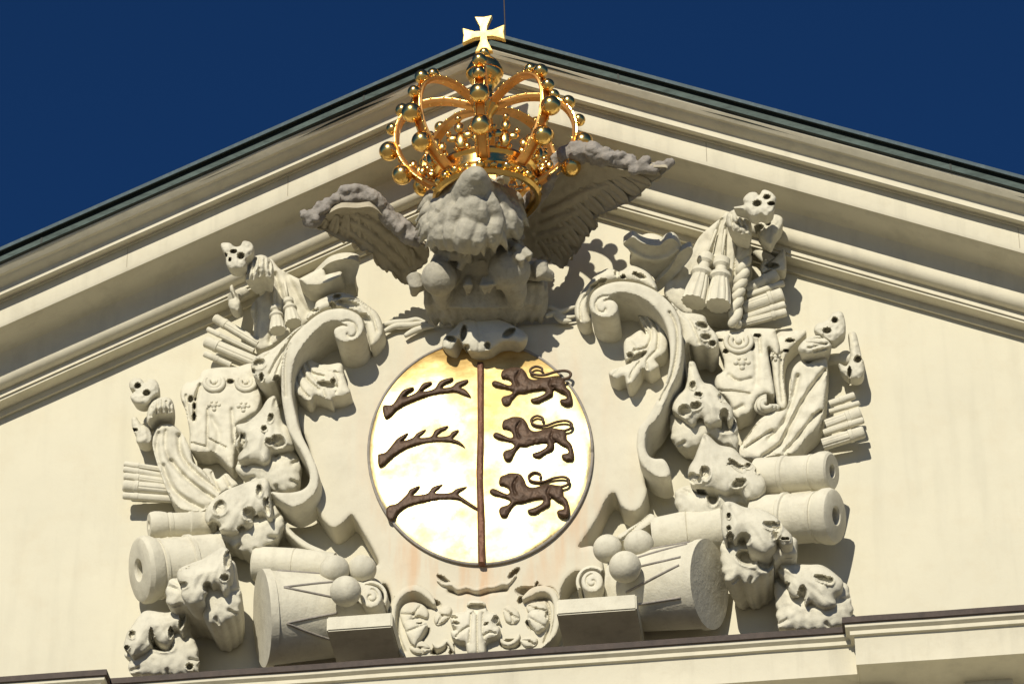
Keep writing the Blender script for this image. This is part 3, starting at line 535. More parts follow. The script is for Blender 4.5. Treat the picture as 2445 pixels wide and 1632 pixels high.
husk('husk left of the shield, second from the top, above the cannon muzzles', 'D', [(1270, 1000), (1312, 1010), (1335, 1060), (1335, 1150), (1355, 1250), (1352, 1340), (1320, 1352), (1285, 1312), (1240, 1312), (1205, 1335), (1190, 1380), (1160, 1420), (1100, 1422), (1060, 1462), (980, 1472), (910, 1450), (898, 1400), (850, 1372), (820, 1402), (780, 1350), (795, 1260), (870, 1170), (960, 1105), (1060, 1065), (1180, 1020)],
     [(1245, 1105, 22, 40), (1305, 1240, 18, 62, -15), (910, 1250, 44, 50, 30), (862, 1402, 48, 28, 10), (1160, 1300, 44, 44, 20), (1230, 1345, 60, 22, -10), (1090, 1430, 26, 24)], [(670, 510), (690, 560), (740, 580), (800, 540), (900, 580), (1000, 620), (1060, 620), (1120, 560), (1200, 500), (1250, 400), (1230, 330), (1150, 250), (950, 350)], kc='E')
husk('husk left of the shield, in front of the big cannon barrel', 'E', [(850, 598), (868, 700), (862, 790), (842, 815), (838, 870), (808, 900), (772, 850), (722, 860), (690, 850), (690, 905), (660, 962), (600, 992), (545, 982), (500, 925), (500, 860), (468, 795), (480, 730), (570, 685), (660, 650), (755, 590), (805, 565)],
     [(835, 655, 20, 52, 5), (530, 700, 38, 12, -35), (508, 845, 32, 22, -15), (690, 860, 26, 34), (720, 935, 50, 40), (815, 790, 26, 22), (460, 925, 30, 26)], [(392, 850), (390, 960), (430, 1010), (520, 1000), (640, 1030), (680, 1110), (780, 1140), (850, 1100), (910, 1060), (935, 980), (930, 880), (900, 800), (860, 660), (520, 780), (425, 800)], d=.84, cupd=.60)
husk('lowest husk on the left, standing on the cornice beside the drum', 'E', [(250, 1030), (400, 1045), (500, 1000), (545, 1030), (542, 1100), (512, 1200), (490, 1190), (470, 1170), (442, 1180), (440, 1230), (400, 1290), (342, 1270), (292, 1235), (270, 1300), (210, 1345), (140, 1368), (110, 1325), (78, 1300), (100, 1200), (140, 1140), (190, 1070)],
     [(140, 1205, 20, 24, 20), (278, 1215, 14, 50), (420, 1190, 14, 36), (505, 1100, 16, 56, 15), (100, 1300, 14, 16)], [(90, 1330), (120, 1400), (115, 1480), (200, 1500), (400, 1505), (600, 1490), (625, 1400), (612, 1280), (570, 1200), (540, 1100), (300, 1200)], cupits=[(350, 1290, 70, 34, 8, .16), (560, 1440, 22, 22)])
husk('pointed husk right of the shield, topmost on the right, beside the right scroll', 'J', [(295, 240), (325, 222), (355, 235), (390, 330), (430, 400), (500, 420), (560, 480), (620, 560), (670, 620), (680, 700), (650, 740), (600, 690), (580, 730), (530, 765), (480, 770), (430, 740), (405, 705), (340, 770), (290, 745), (240, 700), (165, 650), (160, 580), (200, 510), (260, 460), (285, 380)],
     [(335, 425, 22, 28), (385, 503, 28, 16), (265, 640, 44, 46, 20), (360, 600, 42, 28, -20), (605, 680, 32, 50, 0), (590, 530, 38, 24, 35), (400, 735, 26, 30)], [(150, 640), (150, 850), (200, 940), (350, 960), (480, 870), (560, 910), (700, 980), (720, 880), (700, 720), (600, 650), (300, 650)], cupits=[(620, 760, 70, 60, 0, .1)])
husk('husk right of the shield, second from the top, beside the upper cannon barrel', 'J', [(430, 840), (475, 855), (560, 930), (680, 960), (760, 1040), (840, 1090), (900, 1150), (950, 1230), (955, 1300), (900, 1385), (800, 1400), (745, 1340), (690, 1330), (620, 1352), (540, 1322), (500, 1308), (430, 1312), (345, 1300), (300, 1220), (300, 1130), (345, 1050), (380, 960)],
     [(330, 1210, 32, 40, 0), (385, 1220, 28, 32), (440, 1170, 36, 50), (700, 1100, 62, 20, 40), (730, 1255, 52, 30, -25), (805, 1110, 22, 22), (885, 1155, 14, 18), (400, 1330, 50, 22)], [(750, 330), (740, 480), (850, 570), (950, 580), (1060, 560), (1100, 500), (1250, 460), (1350, 480), (1400, 370), (1300, 300), (1000, 300)], kc='K', cupits=[(930, 350, 60, 26, 10, .1), (1010, 400, 36, 50, 0, .12)])
husk('husk right of the shield, third from the top, overlapping the lower cannon barrel', 'K', [(1090, 440), (1150, 430), (1250, 470), (1380, 490), (1480, 540), (1545, 620), (1600, 680), (1605, 750), (1540, 765), (1492, 710), (1475, 770), (1400, 822), (1330, 802), (1270, 765), (1240, 700), (1180, 725), (1110, 725), (1075, 650), (1078, 520)],
     [(1130, 535, 12, 18), (1130, 625, 14, 16), (1138, 705, 24, 40), (1240, 710, 44, 42, -40), (1450, 610, 56, 24, 20), (1490, 640, 24, 56, 20), (1550, 705, 26, 10)], [(1072, 740), (1090, 980), (1150, 1050), (1220, 1020), (1280, 1050), (1360, 1010), (1440, 960), (1500, 870), (1620, 850), (1640, 760), (1600, 690), (1300, 720), (1200, 690)], cupits=[(1270, 850, 76, 46, 20, .16), (1400, 880, 60, 60, 0, .12)], d=.78, cupd=.55)
husk('lowest husk on the right, standing on the cornice beside the drum', 'K', [(1505, 890), (1620, 897), (1730, 900), (1830, 905), (1930, 970), (1985, 1030), (1972, 1100), (1925, 1140), (1932, 1200), (1862, 1232), (1800, 1212), (1742, 1180), (1702, 1205), (1680, 1150), (1625, 1152), (1570, 1100), (1540, 1010), (1500, 960)],
     [(1835, 1005, 56, 22, 18), (1885, 1020, 26, 24), (1682, 1110, 26, 48), (1640, 1175, 52, 26), (1562, 1085, 14, 48)], [(1482, 1000), (1482, 1200), (1500, 1350), (1550, 1385), (1900, 1385), (2050, 1290), (2040, 1150), (1985, 1030), (1700, 1080)])
# ------------------------------------------------------------------ trophies
def rods(k, lst, d, label, rad=None):
    c = np.mean([z1(k, *a) for a, b, t in lst], 0); T_ = thing('rod_bundle', label, 'rod bundle', U(c[0], c[1], 0), 'bundles of carved rods')
    for i, (a, b, t) in enumerate(lst):
        A = U(*z1(k, *a), d+(.03 if i % 2 else 0)); B = U(*z1(k, *b), d-.04); r = t/zs(k)/266/2*1.28
        x, y, z, L = frame(A, B); nf = 7 if t > 50 else 5
        V, Fc = lathe(A, B, [(0, r*.8), (.012, r), (.10, r), (.105, r*1.1), (.135, r*1.1), (.14, r), (L, r)], 28)
        # flutes
        ax = A; q = V-ax; tt = q@z; rad_ = q-np.outer(tt, z); rn = np.linalg.norm(rad_, axis=1); an = np.arctan2(rad_@y, rad_@x)
        f = 1-.10*(np.cos(an*nf) > .55)*(tt > .14); V = ax+np.outer(tt, z)+rad_*f[:, None]
        mb = MB(); mb.add(V, Fc); mb.build('rod', M_stone2, T_, 30)
    return T_
rods('C', [((110, 745), (470, 960), 62), ((50, 835), (430, 1015), 36), ((35, 935), (440, 1105), 78), ((25, 1035), (240, 1130), 42)], .22, 'bundle of carved rods on the upper left, below the tall tasselled banner')
rods('D', [((95, 880), (420, 930), 40), ((90, 925), (430, 985), 44), ((95, 985), (450, 1035), 56), ((85, 1065), (490, 1105), 80), ((85, 1150), (500, 1180), 50)], .20, 'bundle of carved rods sticking out at far left above the small cannon')
rods('I', [((905, 765), (660, 890), 76), ((955, 835), (670, 935), 42), ((950, 925), (640, 1035), 92), ((965, 1000), (640, 1110), 46), ((975, 1060), (600, 1160), 52)], .22, 'bundle of carved rods on the upper right, behind the braided banner edge')
rods('J', [((1715, 510), (1500, 585), 50), ((1755, 575), (1500, 650), 36), ((1770, 660), (1470, 770), 84), ((1790, 720), (1450, 830), 46), ((1795, 820), (1440, 930), 80)], .20, 'bundle of carved rods at far right above the cannons')
def drape(k, out, grs, d, back, label, cat='banner', name='banner', group=None, tilt=(0, 0), rough=.012, bulge=.03, **kw):
    gg = [(Z(k, *q[0]), q[1], q[2]) for q in grs]
    return relief(name, Z(k, *out), d, back, M_stone2, None, bulge=bulge, edge=.05, grooves=gg, g=3.2, rough=rough, rf=22, tilt=tilt, tags=(label, cat, group), **kw)
def tassel(par, k, top, knob, bot, d, r):
    A = U(*z1(k, *top), d); K_ = U(*z1(k, *knob), d); B = U(*z1(k, *bot), d+.02)
    mb = MB(); mb.add(*tube([A, K_], .012, 8)); mb.build('tassel_cord', M_stone2, par, 180)
    x, y, z, L = frame(K_, B)
    g_ = L/.42; V, Fc = lathe(K_, B, [(0, r*.45), (.02*g_, r*.72), (.07*g_, r*.72), (.09*g_, r*.5), (.13*g_, r*.5), (.15*g_, r*.9), (.18*g_, r*.95), (.20*g_, r*.74), (L*.75, r*1.0), (L, r*1.1)], 42)
    q = V-K_; tt = q@z; rd = q-np.outer(tt, z); an = np.arctan2(rd@y, rd@x); f = 1-.09*(np.cos(an*13) > .2)*(tt > .2*g_); V = K_+np.outer(tt, z)+rd*f[:, None]
    mb = MB(); mb.add(V, Fc); mb.build('tassel', M_stone2, par, 35)
# banners (each with its folds)
b1 = drape(tilt=(0, -.32), k='C', out=[(560, 265), (640, 345), (740, 400), (860, 465), (905, 560), (945, 640), (900, 760), (800, 840), (700, 900), (600, 960), (490, 1010), (430, 950), (430, 800), (400, 680), (450, 590), (520, 540), (560, 440)],
           grs=[([(600, 390), (650, 560), (700, 790)], .02, .04), ([(560, 480), (600, 700), (560, 940)], .02, .03), ([(460, 600), (460, 800), (450, 940)], .02, .03), ([(700, 400), (800, 600), (870, 700)], .03, .03), ([(420, 700), (400, 800), (440, 900)], .012, .02)], d=.30, back=.02, label='draped banner with two tassels on the upper left, under a small trefoil finial')
tassel(b1, 'C', (590, 500), (605, 650), (625, 850), .42, .068); tassel(b1, 'C', (680, 450), (705, 590), (750, 790), .40, .068)
b2 = drape(tilt=(0, -.28), k='I', out=[(520, 285), (460, 330), (390, 385), (290, 480), (225, 600), (130, 740), (20, 870), (60, 980), (200, 1080), (350, 1085), (520, 1125), (590, 1190), (600, 1060), (625, 900), (655, 800), (680, 650), (680, 540), (620, 490), (560, 440)],
           grs=[([(470, 340), (430, 460), (395, 600)], .02, .045), ([(505, 380), (495, 500), (490, 640)], .014, .045), ([(590, 520), (570, 700), (550, 900), (530, 1100)], .012, .03), ([(330, 480), (220, 700), (120, 860)], .04, .02)], d=.30, back=.02, label='wide draped banner with two large tassels on the upper right')
tassel(b2, 'I', (425, 420), (355, 610), (250, 985), .44, .105); tassel(b2, 'I', (495, 420), (470, 640), (440, 1010), .44, .105)
# braided edge of that banner
br = crom(Z('I', (640, 520), (650, 620), (630, 760), (600, 880), (580, 1000), (570, 1160)), False, 12)
mb = MB()
for s in range(2):
    P = []
    for i, (x, y) in enumerate(br):
        a = i*.42+s*math.pi; P.append(U(x+math.cos(a)*7, y, .34+.03*math.sin(a)))
    mb.add(*tube(P, .042, 8))
mb.build('braided_edge', M_stone2, b2, 180)
b3 = drape('D', [(372, 575), (450, 540), (530, 560), (600, 640), (660, 760), (680, 860), (780, 950), (900, 1120), (860, 1200), (760, 1280), (650, 1290), (540, 1245), (470, 1130), (420, 1000), (370, 860), (335, 700)],
           [([(500, 860), (600, 980), (720, 1080), (850, 1170)], .022, .06), ([(560, 640), (580, 800), (700, 950), (900, 1110)], .022, .05), ([(430, 900), (500, 1080), (640, 1200), (760, 1260)], .025, .05), ([(450, 600), (440, 720), (480, 850)], .02, .03), ([(390, 620), (370, 740), (400, 880)], .02, .03)], .26, .02, 'banner with diagonal folds on the far left, above the small cannon', rough=.02)
b3b = drape('D', [(760, 930), (840, 930), (880, 1010), (960, 960), (1010, 1000), (1060, 1060), (960, 1110), (900, 1130), (820, 1060)], [([(840, 960), (900, 1110)], .014, .03), ([(940, 980), (990, 1070)], .014, .03)], .20, .02, 'short ragged banner end between the armour skirt and the second left husk')
b4 = drape('J', [(1390, 200), (1475, 210), (1472, 400), (1450, 620), (1400, 780), (1300, 880), (1190, 1005), (1000, 1022), (900, 1052), (750, 1032), (740, 940), (820, 820), (900, 720), (1000, 660), (1130, 620), (1160, 450), (1180, 300), (1250, 220), (1320, 240)],
           [([(1460, 300), (1330, 470), (1230, 640), (1150, 800), (1080, 930), (940, 1030)], .022, .06), ([(1230, 350), (1180, 560), (1100, 760), (980, 880)], .025, .05), ([(1420, 650), (1330, 740), (1220, 880), (1120, 990)], .02, .05), ([(890, 720), (820, 830), (750, 930)], .02, .05), ([(1010, 810), (900, 880), (780, 960)], .014, .04), ([(1440, 640), (1360, 680)], .014, .03)], .26, .02, 'banner with long diagonal folds on the far right, above the cannons', rough=.02)
# banner poles: finial, bushy knob
def finial(par_label, k, leafs, knob, kgr, d=.36, mm=None):
    c = np.mean(Z(k, *knob), 0); t = thing('banner_finial', par_label, 'finial', U(c[0], c[1], 0), 'trefoil finials of the banners')
    s = zs(k)
    for out, pts, dd in leafs:
        pp = [(*z1(k, p[0], p[1]), p[2]/s, p[3]/s, 0, .12) for p in pts]
        relief('trefoil_leaf', Z(k, *out), dd, max(.02, dd-.13), M_stone, t, bulge=.05, edge=.08, taper=.1, pits=pp, g=2.4, rough=.012)
    A_ = np.mean(Z(k, *leafs[0][0]), 0); kc_ = np.mean(Z(k, *knob), 0)
    mb = MB(); mb.add(*tube([U(A_[0], A_[1], leafs[0][2]-.08), U(kc_[0], kc_[1], d-.12), U(kc_[0]+(kc_[0]-A_[0])*.3, kc_[1]+60, .10)], [.05, .06, .07], 14)); mb.build('pole', M_stone, t, 60)
    for q_ in leafs[1:]:
        B_ = np.mean(Z(k, *q_[0]), 0); mb = MB(); mb.add(*tube([U(B_[0], B_[1], q_[2]-.06), U(B_[0]*.5+kc_[0]*.5, B_[1]*.5+kc_[1]*.5+15, .12), U(kc_[0], kc_[1]+40, .05)], [.06, .05, .05], 12)); mb.build('stalk', M_stone, t, 60)
    relief('bushy_knob', Z(k, *knob), d, max(.05, d-.26), M_stone, t, taper=.35, bulge=.12, edge=.16, grooves=[(Z(k, *q), .012, .03) for q in kgr], g=2.6, rough=.02)
finial('trefoil finial and bushy knob on top of the upper left banner', 'C', [([(165, 140), (230, 135), (275, 165), (320, 158), (345, 120), (400, 130), (428, 170), (415, 225), (370, 268), (362, 322), (300, 352), (235, 345), (205, 305), (200, 235), (170, 190)], [(265, 205, 26, 16), (325, 242, 26, 26), (200, 235, 12, 16), (235, 270, 10, 16)], .86),
        ([(235, 490), (260, 480), (285, 560), (320, 610), (310, 680), (270, 690), (225, 650), (230, 600), (270, 580), (240, 530)], [], .40)],
       [(360, 440), (375, 330), (430, 250), (510, 235), (575, 290), (590, 370), (560, 430), (500, 410), (440, 440)], [[(400, 290), (380, 420)], [(440, 270), (420, 420)], [(480, 260), (470, 400)], [(520, 270), (520, 400)], [(555, 300), (560, 400)]], .70)
finial('trefoil finial and bushy knob on the far left banner', 'D', [([(138, 190), (170, 152), (230, 152), (272, 190), (310, 158), (365, 170), (392, 225), (385, 275), (335, 312), (300, 360), (240, 380), (180, 360), (148, 320), (155, 290), (185, 258), (145, 240)], [(210, 215, 25, 22), (285, 277, 28, 24)], .40),
        ([(158, 495), (195, 480), (240, 540), (300, 575), (330, 640), (315, 700), (250, 715), (200, 690), (195, 640), (165, 580)], [(185, 590, 25, 12)], .24)],
       [(290, 530), (300, 400), (350, 335), (430, 310), (495, 330), (520, 400), (505, 450), (440, 460), (360, 470)], [[(340, 370), (320, 470)], [(380, 350), (370, 450)], [(420, 340), (415, 450)], [(455, 350), (460, 440)], [(490, 370), (490, 430)]], .36)
finial('large trefoil finial and bushy knob on the tall upper right banner', 'I', [([(560, 245), (640, 225), (635, 180), (680, 132), (735, 128), (760, 150), (790, 110), (845, 122), (892, 170), (880, 225), (870, 280), (820, 315), (770, 300), (735, 318), (690, 310), (650, 275)], [(745, 215, 30, 24), (820, 165, 26, 18), (855, 215, 26, 14)], .90),
        ([(740, 350), (800, 330), (880, 300), (942, 330), (935, 400), (885, 470), (850, 540), (800, 520), (755, 470), (770, 420), (720, 400)], [(760, 400, 30, 22), (830, 370, 18, 18)], .50), ([(770, 700), (800, 650), (850, 670), (950, 570), (968, 640), (960, 740), (850, 740), (780, 760)], [(860, 700, 50, 20)], .22)],
       [(505, 380), (512, 300), (580, 258), (640, 288), (692, 350), (702, 420), (690, 470), (620, 460), (550, 430)], [[(540, 290), (560, 420)], [(580, 280), (620, 440)], [(620, 300), (660, 430)], [(560, 360), (650, 400)]], .66)
finial('trefoil finial and bushy knob on the far right banner', 'I', [([(1188, 1205), (1215, 1150), (1290, 1125), (1335, 1065), (1400, 1058), (1428, 1120), (1432, 1210), (1385, 1262), (1330, 1292), (1250, 1250)], [(1350, 1125, 22, 22), (1290, 1205, 30, 22)], .40),
        ([(1455, 1235), (1510, 1220), (1540, 1320), (1562, 1420), (1582, 1500), (1560, 1570), (1480, 1580), (1400, 1530), (1380, 1460), (1440, 1480), (1470, 1400)], [(1530, 1430, 26, 26), (1465, 1530, 14, 40)], .24)],
       [(1062, 1345), (1100, 1290), (1160, 1250), (1240, 1240), (1310, 1280), (1325, 1330), (1280, 1370), (1200, 1390), (1130, 1400), (1085, 1385)], [[(1120, 1300), (1280, 1310)], [(1140, 1340), (1290, 1310)], [(1190, 1370), (1310, 1340)], [(1110, 1280), (1250, 1265)]], .36)
# armour skirts with scrolled straps
def armour(label, outs, grs, pits, rings, drops, d=.24):
    pts = [p for k, o in outs for p in Z(k, *o)]
    t0 = np.mean(pts, 0); t = thing('armour_skirt', label, 'armour', U(t0[0], t0[1], 0), 'carved armour skirts')
    relief('skirt', pts, d, .02, M_stone2, t, bulge=.05, edge=.08, taper=.06, grooves=[(Z(k, *q), w_, dp) for k, q, w_, dp in grs], pits=[(*z1(k, x, y), rx/zs(k), ry/zs(k), 0, .10) for k, x, y, rx, ry in pits], g=3.0, rough=.008, rf=14)
    for k, cx, cy, r in rings:
        s = zs(k); mb = MB(); a = np.linspace(-.2*math.pi, 1.2*math.pi, 20)
        for rr in (r, r*.62):
            mb.add(*tube([U(*z1(k, cx+rr*math.cos(q), cy+rr*.8*math.sin(q)), d+.06) for q in a], .022, 8))
        mb.add(*ball(U(*z1(k, cx, cy), d+.05), r*.28/s/266, 12, 8)); mb.build('medallion', M_stone2, t, 180)
    for k, cx, cy, r in drops:
        mb = MB(); s = zs(k)
        for dx, dy, q in ((0, 0, 1), (-1., -.1, .7), (1., -.1, .7), (0, .75, .75), (-.5, -.75, .5), (.5, -.75, .5)):
            mb.add(*ball(U(*z1(k, cx+dx*r, cy+dy*r), d+.05), q*r*.62/s/266, 12, 8))
        mb.build('drop_ornament', M_stone2, t, 180)
armour('carved armour skirt with two medallions on the left, beside the pointed husk', [('D', [(575, 260), (620, 190), (720, 160), (770, 85), (900, 60), (1050, 55), (1190, 30), (1230, 170), (1260, 330), (1200, 480), (1070, 560), (1040, 750), (1020, 925), (930, 850), (850, 780), (780, 790), (660, 765), (650, 600), (610, 400), (580, 340)])],
       [('D', [(700, 330), (690, 500)], .014, .05), ('D', [(805, 420), (800, 740)], .014, .03), ('D', [(1010, 420), (1030, 700)], .02, .03), ('D', [(620, 300), (650, 500)], .014, .03), ('D', [(820, 670), (960, 740)], .010, .03), ('D', [(740, 210), (700, 330)], .016, .05), ('D', [(670, 700), (780, 730)], .01, .03), ('D', [(1050, 560), (1200, 470)], .02, .03), ('D', [(840, 500), (900, 620), (880, 760)], .03, .03)],
       [('D', 690, 480, 16, 36), ('D', 690, 390, 14, 22), ('D', 1000, 180, 28, 18), ('D', 660, 330, 20, 30)], [('D', 860, 190, 80), ('D', 1130, 190, 78)], [('D', 860, 385, 42), ('D', 1110, 395, 42)])
armour('carved armour skirt with a medallion on the right, right of the pointed husk', [('I', [(425, 1215), (600, 1190), (860, 1190), (890, 1220), (920, 1330), (900, 1400)]), ('J', [(975, 100), (1000, 300), (1030, 500), (950, 495), (880, 545), (830, 650), (760, 690), (700, 700), (640, 560), (530, 440), (535, 350), (600, 290), (590, 180), (545, 70)])],
       [('J', [(560, 470), (700, 480), (820, 500)], .014, .03), ('J', [(640, 340), (720, 390), (830, 370)], .02, .03), ('J', [(860, 60), (880, 250), (870, 420)], .03, .03), ('J', [(680, 640), (760, 600)], .02, .03), ('I', [(760, 1260), (770, 1380)], .016, .04)],
       [('I', 745, 1243, 28, 12), ('I', 500, 1365, 20, 18), ('I', 450, 1282, 26, 10), ('I', 700, 1330, 18, 26)], [('I', 600, 1290, 100)], [('J', 755, 240, 52)])
armour('narrow armour strap on the right, between the skirt and the far right banner', [('I', [(905, 1225), (1000, 1210), (1112, 1200), (1122, 1245), (1060, 1300), (1010, 1350)]), ('J', [(1120, 200), (1110, 350), (1135, 600), (1065, 612), (1030, 450), (1010, 260), (990, 120)])],
       [('J', [(1090, 150), (1080, 350), (1100, 560)], .014, .03)], [('I', 1000, 1283, 32, 14), ('I', 968, 1362, 18, 12)], [], [('J', 1040, 180, 34)], d=.18)
# rolled cloth end
rl = MB()
for q in (0, 1, 2):
    a = np.linspace(.2, 1.5*math.pi, 22); c = z1('J', 965, 590)
    rl.add(*tube([U(c[0]+(25-q*7)*math.cos(t), c[1]+(18-q*5)*math.sin(t), .22+.05*q) for t in a], .035-.006*q, 8))
rl.build('cloth_roll', M_stone, smooth=180, tags=('rolled end of cloth hanging below the right armour skirt', 'cloth roll'))

# cannons
def cannon(label, k, muzzle, breech, r, d0, d1, group='carved cannon barrels'):
    A = U(*z1(k, *muzzle), d0); B = U(*z1(k, *breech), d1); x, y, z, L = frame(A, B)
    t = thing('cannon', label, 'cannon', (A+B)/2, group)
    pr = [(.5, 0), (.5, r*.28), (.02, r*.30), (0, r*.36), (0, r*.86), (.015, r*.97), (.05, r*1.04), (.10, r*1.03), (.15, r*.95), (.155, r*.90), (.17, r*.90), (.175, r*.94), (.20, r*.94), (.205, r*.90), (L*.6, r*.93), (L*.6+.01, r*1.0), (L*.6+.04, r*1.0), (L*.6+.05, r*.95), (L, r*.97)]
    V, Fc = lathe(A, B, pr, 56); mb = MB(); mb.add(V, Fc); mb.build('barrel', M_stone2, t, 32)
    return t
cannon('small cannon barrel at left, above the big barrel', 'E', (262, 405), (740, 400), .115, .42, .22)
cannon('big cannon barrel at left, muzzle facing left under the small one', 'E', (185, 735), (760, 700), .285, .48, .16)
cannon('upper cannon barrel at right, muzzle under the far right banner', 'K', (1905, 200), (1350, 245), .17, .48, .26)
cannon('lower cannon barrel at right, behind the third husk', 'K', (1935, 535), (1350, 580), .235, .46, .22)
# plain barrels lying behind the drums
for lab, k, a, b, r, d in (('plain barrel behind the left drum, below the second husk', 'E', (1030, 690), (1620, 720), .155, .22), ('plain tapering barrel behind the right drum', 'K', (1100, 640), (560, 700), .20, .20)):
    A = U(*z1(k, *a), d); B = U(*z1(k, *b), d); x, y, z, L = frame(A, B)
    mb = MB(); mb.add(*lathe(A, B, [(0, r*.9), (.02, r), (L*.5, r), (L*.5+.006, r*.96), (L*.5+.012, r), (L, r*.85)], 48)); mb.build('barrel', M_stone2, tags=(lab, 'barrel'), smooth=32)
# drums
def drum(label, k, head, tail, r, d0, d1, r2, cords):
    A = U(*z1(k, *head), d0); B = U(*z1(k, *tail), d1); x, y, z, L = frame(A, B)
    t = thing('drum', label, 'drum', (A+B)/2, 'carved drums'); lp = lambda q: r+(r2-r)*q
    mb = MB(); mb.add(*lathe(A, B, [(.03, r*.93), (.035, r*.97), (L, r2)], 72)); mb.build('shell', M_stone2, t, 30)
    mb = MB(); mb.add(*lathe(A, B, [(.0, r*.94), (.001, r*1.0), (.07, r*1.0), (.075, r*.965), (.03, r*.92)], 72)); mb.build('hoop', M_stone2, t, 30)
    mb = MB(); mb.add(*lathe(A, B, [(.012, 0), (.012, r*.5), (.012, r*.93), (.03, r*.935)], 72)); mb.build('drumhead', M_stone2, t, 30)
    for (q0, a0, q1, a1) in cords:
        P = []
        for i in range(13):
            s = i/12; q = q0+(q1-q0)*s; a = R(a0+(a1-a0)*s); rr = r*.97+(r2-r*.97)*(q*L-.035)/(L-.035)+.002
            rv = np.array([0, -1, 0])*math.cos(a)+np.array([0, 0, 1])*math.sin(a); rv = rv-z*(rv@z); rv /= np.linalg.norm(rv); P.append(A+z*(L*q)+rv*rr)
        mb = MB(); mb.add(*tube(P, .011, 6)); mb.build('cord', M_greyd, t, 180)
drum('large drum on the left standing behind the stone block, its head facing left', 'E', (1090, 1085), (1900, 1060), .42, .46, .16, .33, [(.14, 52, .8, 40), (.14, 6, .72, 22), (.14, 6, .8, -14), (.14, -38, .6, -28), (.14, -38, .6, -66)])
drum('large drum on the right beside the three cannonballs, its head facing right', 'K', (985, 1045), (330, 1110), .385, .48, .22, .34, [(.14, 48, .7, 38), (.14, 38, .85, 12), (.14, 8, .85, -2), (.14, -4, .75, -32), (.14, -45, .75, -50)])
# cannonballs
for k, x, y, r, d, lab in (('E', 1620, 735, 105, .56, 'left cannonball of the upper pair beside the left drum'), ('E', 1822, 728, 100, .50, 'small cannonball at upper right of the left trio, touching the cartouche edge'), ('E', 1700, 890, 108, .76, 'lowest cannonball of the left trio, resting over the left drum'),
                           ('K', 222, 782, 104, .56, 'cannonball nearest the shield in the right trio'), ('K', 455, 752, 108, .56, 'cannonball touching the plain barrel in the right trio'), ('K', 352, 918, 114, .76, 'lowest cannonball of the right trio, over the right drum')):
    rr = r/zs(k)/266; V, Fc = ball((0, 0, 0), rr, 40, 24); V = V+U(*z1(k, x, y), d)
    mb = MB(); mb.add(V, Fc); mb.build('cannonball', M_stone, smooth=180, tags=(lab, 'cannonball', 'carved cannonballs'))
# stone blocks
def block(label, k, bl, br_, h, d, back):
    A = U(*z1(k, *bl), d); B = U(*z1(k, *br_), d); V, Fc = boxv(A[0], B[0], -d, -back, A[2], A[2]+h)
    bm = bmesh.new(); vs = [bm.verts.new(v) for v in V]; [bm.faces.new([vs[i] for i in f]) for f in Fc]; bmesh.ops.bevel(bm, geom=bm.edges[:], offset=.012, segments=2, affect='EDGES')
    bm.verts.index_update(); V = [v.co[:] for v in bm.verts]; Fc = [[v.index for v in f.verts] for f in bm.faces]; bm.free()
    mb = MB(); mb.add(V, Fc); mb.build('stone_block', M_stone2, smooth=30, tags=(label, 'stone block'))
block('plain stone block on the cornice left of the bottom scrollwork', 'E', (1560, 1180), (2040, 1165), .14, .80, .1)
block('plain stone block on the cornice right of the bottom scrollwork', 'K', (-160, 1275), (440, 1248), .15, .80, .1)
# horns: flared bells seen from below
relief('horn', Z('H', (505, 145), (545, 105), (585, 88), (640, 125), (710, 150), (800, 156), (855, 112), (905, 100), (950, 135), (975, 200), (960, 260), (900, 340), (835, 430), (795, 500), (745, 410), (660, 350), (560, 310), (572, 240), (545, 190)), .50, .0, M_stone, None, bulge=-.03, edge=.1, tilt=(0, -1.25), up=.09, g=2.6, grooves=[(Z('H', (560, 200), (700, 270), (850, 260), (950, 190)), .03, -.04)], tags=('wide flaring horn bell on the right between the eagle wing and the tasselled banner', 'horn', 'flaring horns'))
relief('shell_boss', Z('H', (590, 150), (630, 90), (710, 58), (800, 75), (860, 125), (840, 190), (720, 210), (620, 190)), .22, .0, M_stone2, None, bulge=.05, edge=.1, g=2.6, tags=('pale rounded boss behind the rim of the right horn bell', 'boss'))
relief('pole', Z('H', (955, 225), (1010, 180), (1050, 168), (1072, 205), (1045, 270), (960, 370), (795, 530), (760, 480), (880, 350)), .42, .0, M_stone, None, bulge=-.02, edge=.05, tilt=(0, -1.15), up=.07, g=2.6, tags=('round pole leaning beside the right horn bell', 'pole'))
relief('horn', Z('C', (985, 345), (1050, 295), (1140, 268), (1235, 270), (1288, 300), (1275, 370), (1255, 440), (1262, 520), (1270, 575), (1150, 560), (1040, 575), (950, 600), (895, 530), (870, 470)), .46, .0, M_stone, None, bulge=-.03, edge=.1, tilt=(0, -1.2), up=.09, g=2.6, tags=('wide flaring horn bell on the left between the eagle wing and the tasselled banner', 'horn', 'flaring horns'))
relief('stone_block', Z('C', (795, 430), (880, 385), (975, 338), (1005, 360), (1015, 395), (1130, 365), (1148, 375), (1142, 415), (1060, 455), (950, 485), (860, 485)), .58, .25, M_stone2, None, bulge=.03, edge=.04, g=2.6, smooth=False, tags=('short pale block with a stepped end lying over the left horn bell', 'stone block'))
# strip ends under the scrolls' feet (ribbons behind the plate's lower corners)
for lab, k, P in (('pleated sash end below the left scroll foot', 'E', [(1260, 400), (1330, 470), (1430, 540), (1540, 590), (1640, 640), (1540, 620), (1400, 580), (1300, 500), (1240, 430)]), ('pleated sash end below the right scroll foot', 'K', [(540, 520), (590, 560), (520, 620), (420, 690), (330, 720), (290, 690), (380, 630), (460, 580)])):
    drape(k, P, [([P[0], P[4]], .012, .03)], .22, .02, lab, 'sash', 'sash', rough=.006)
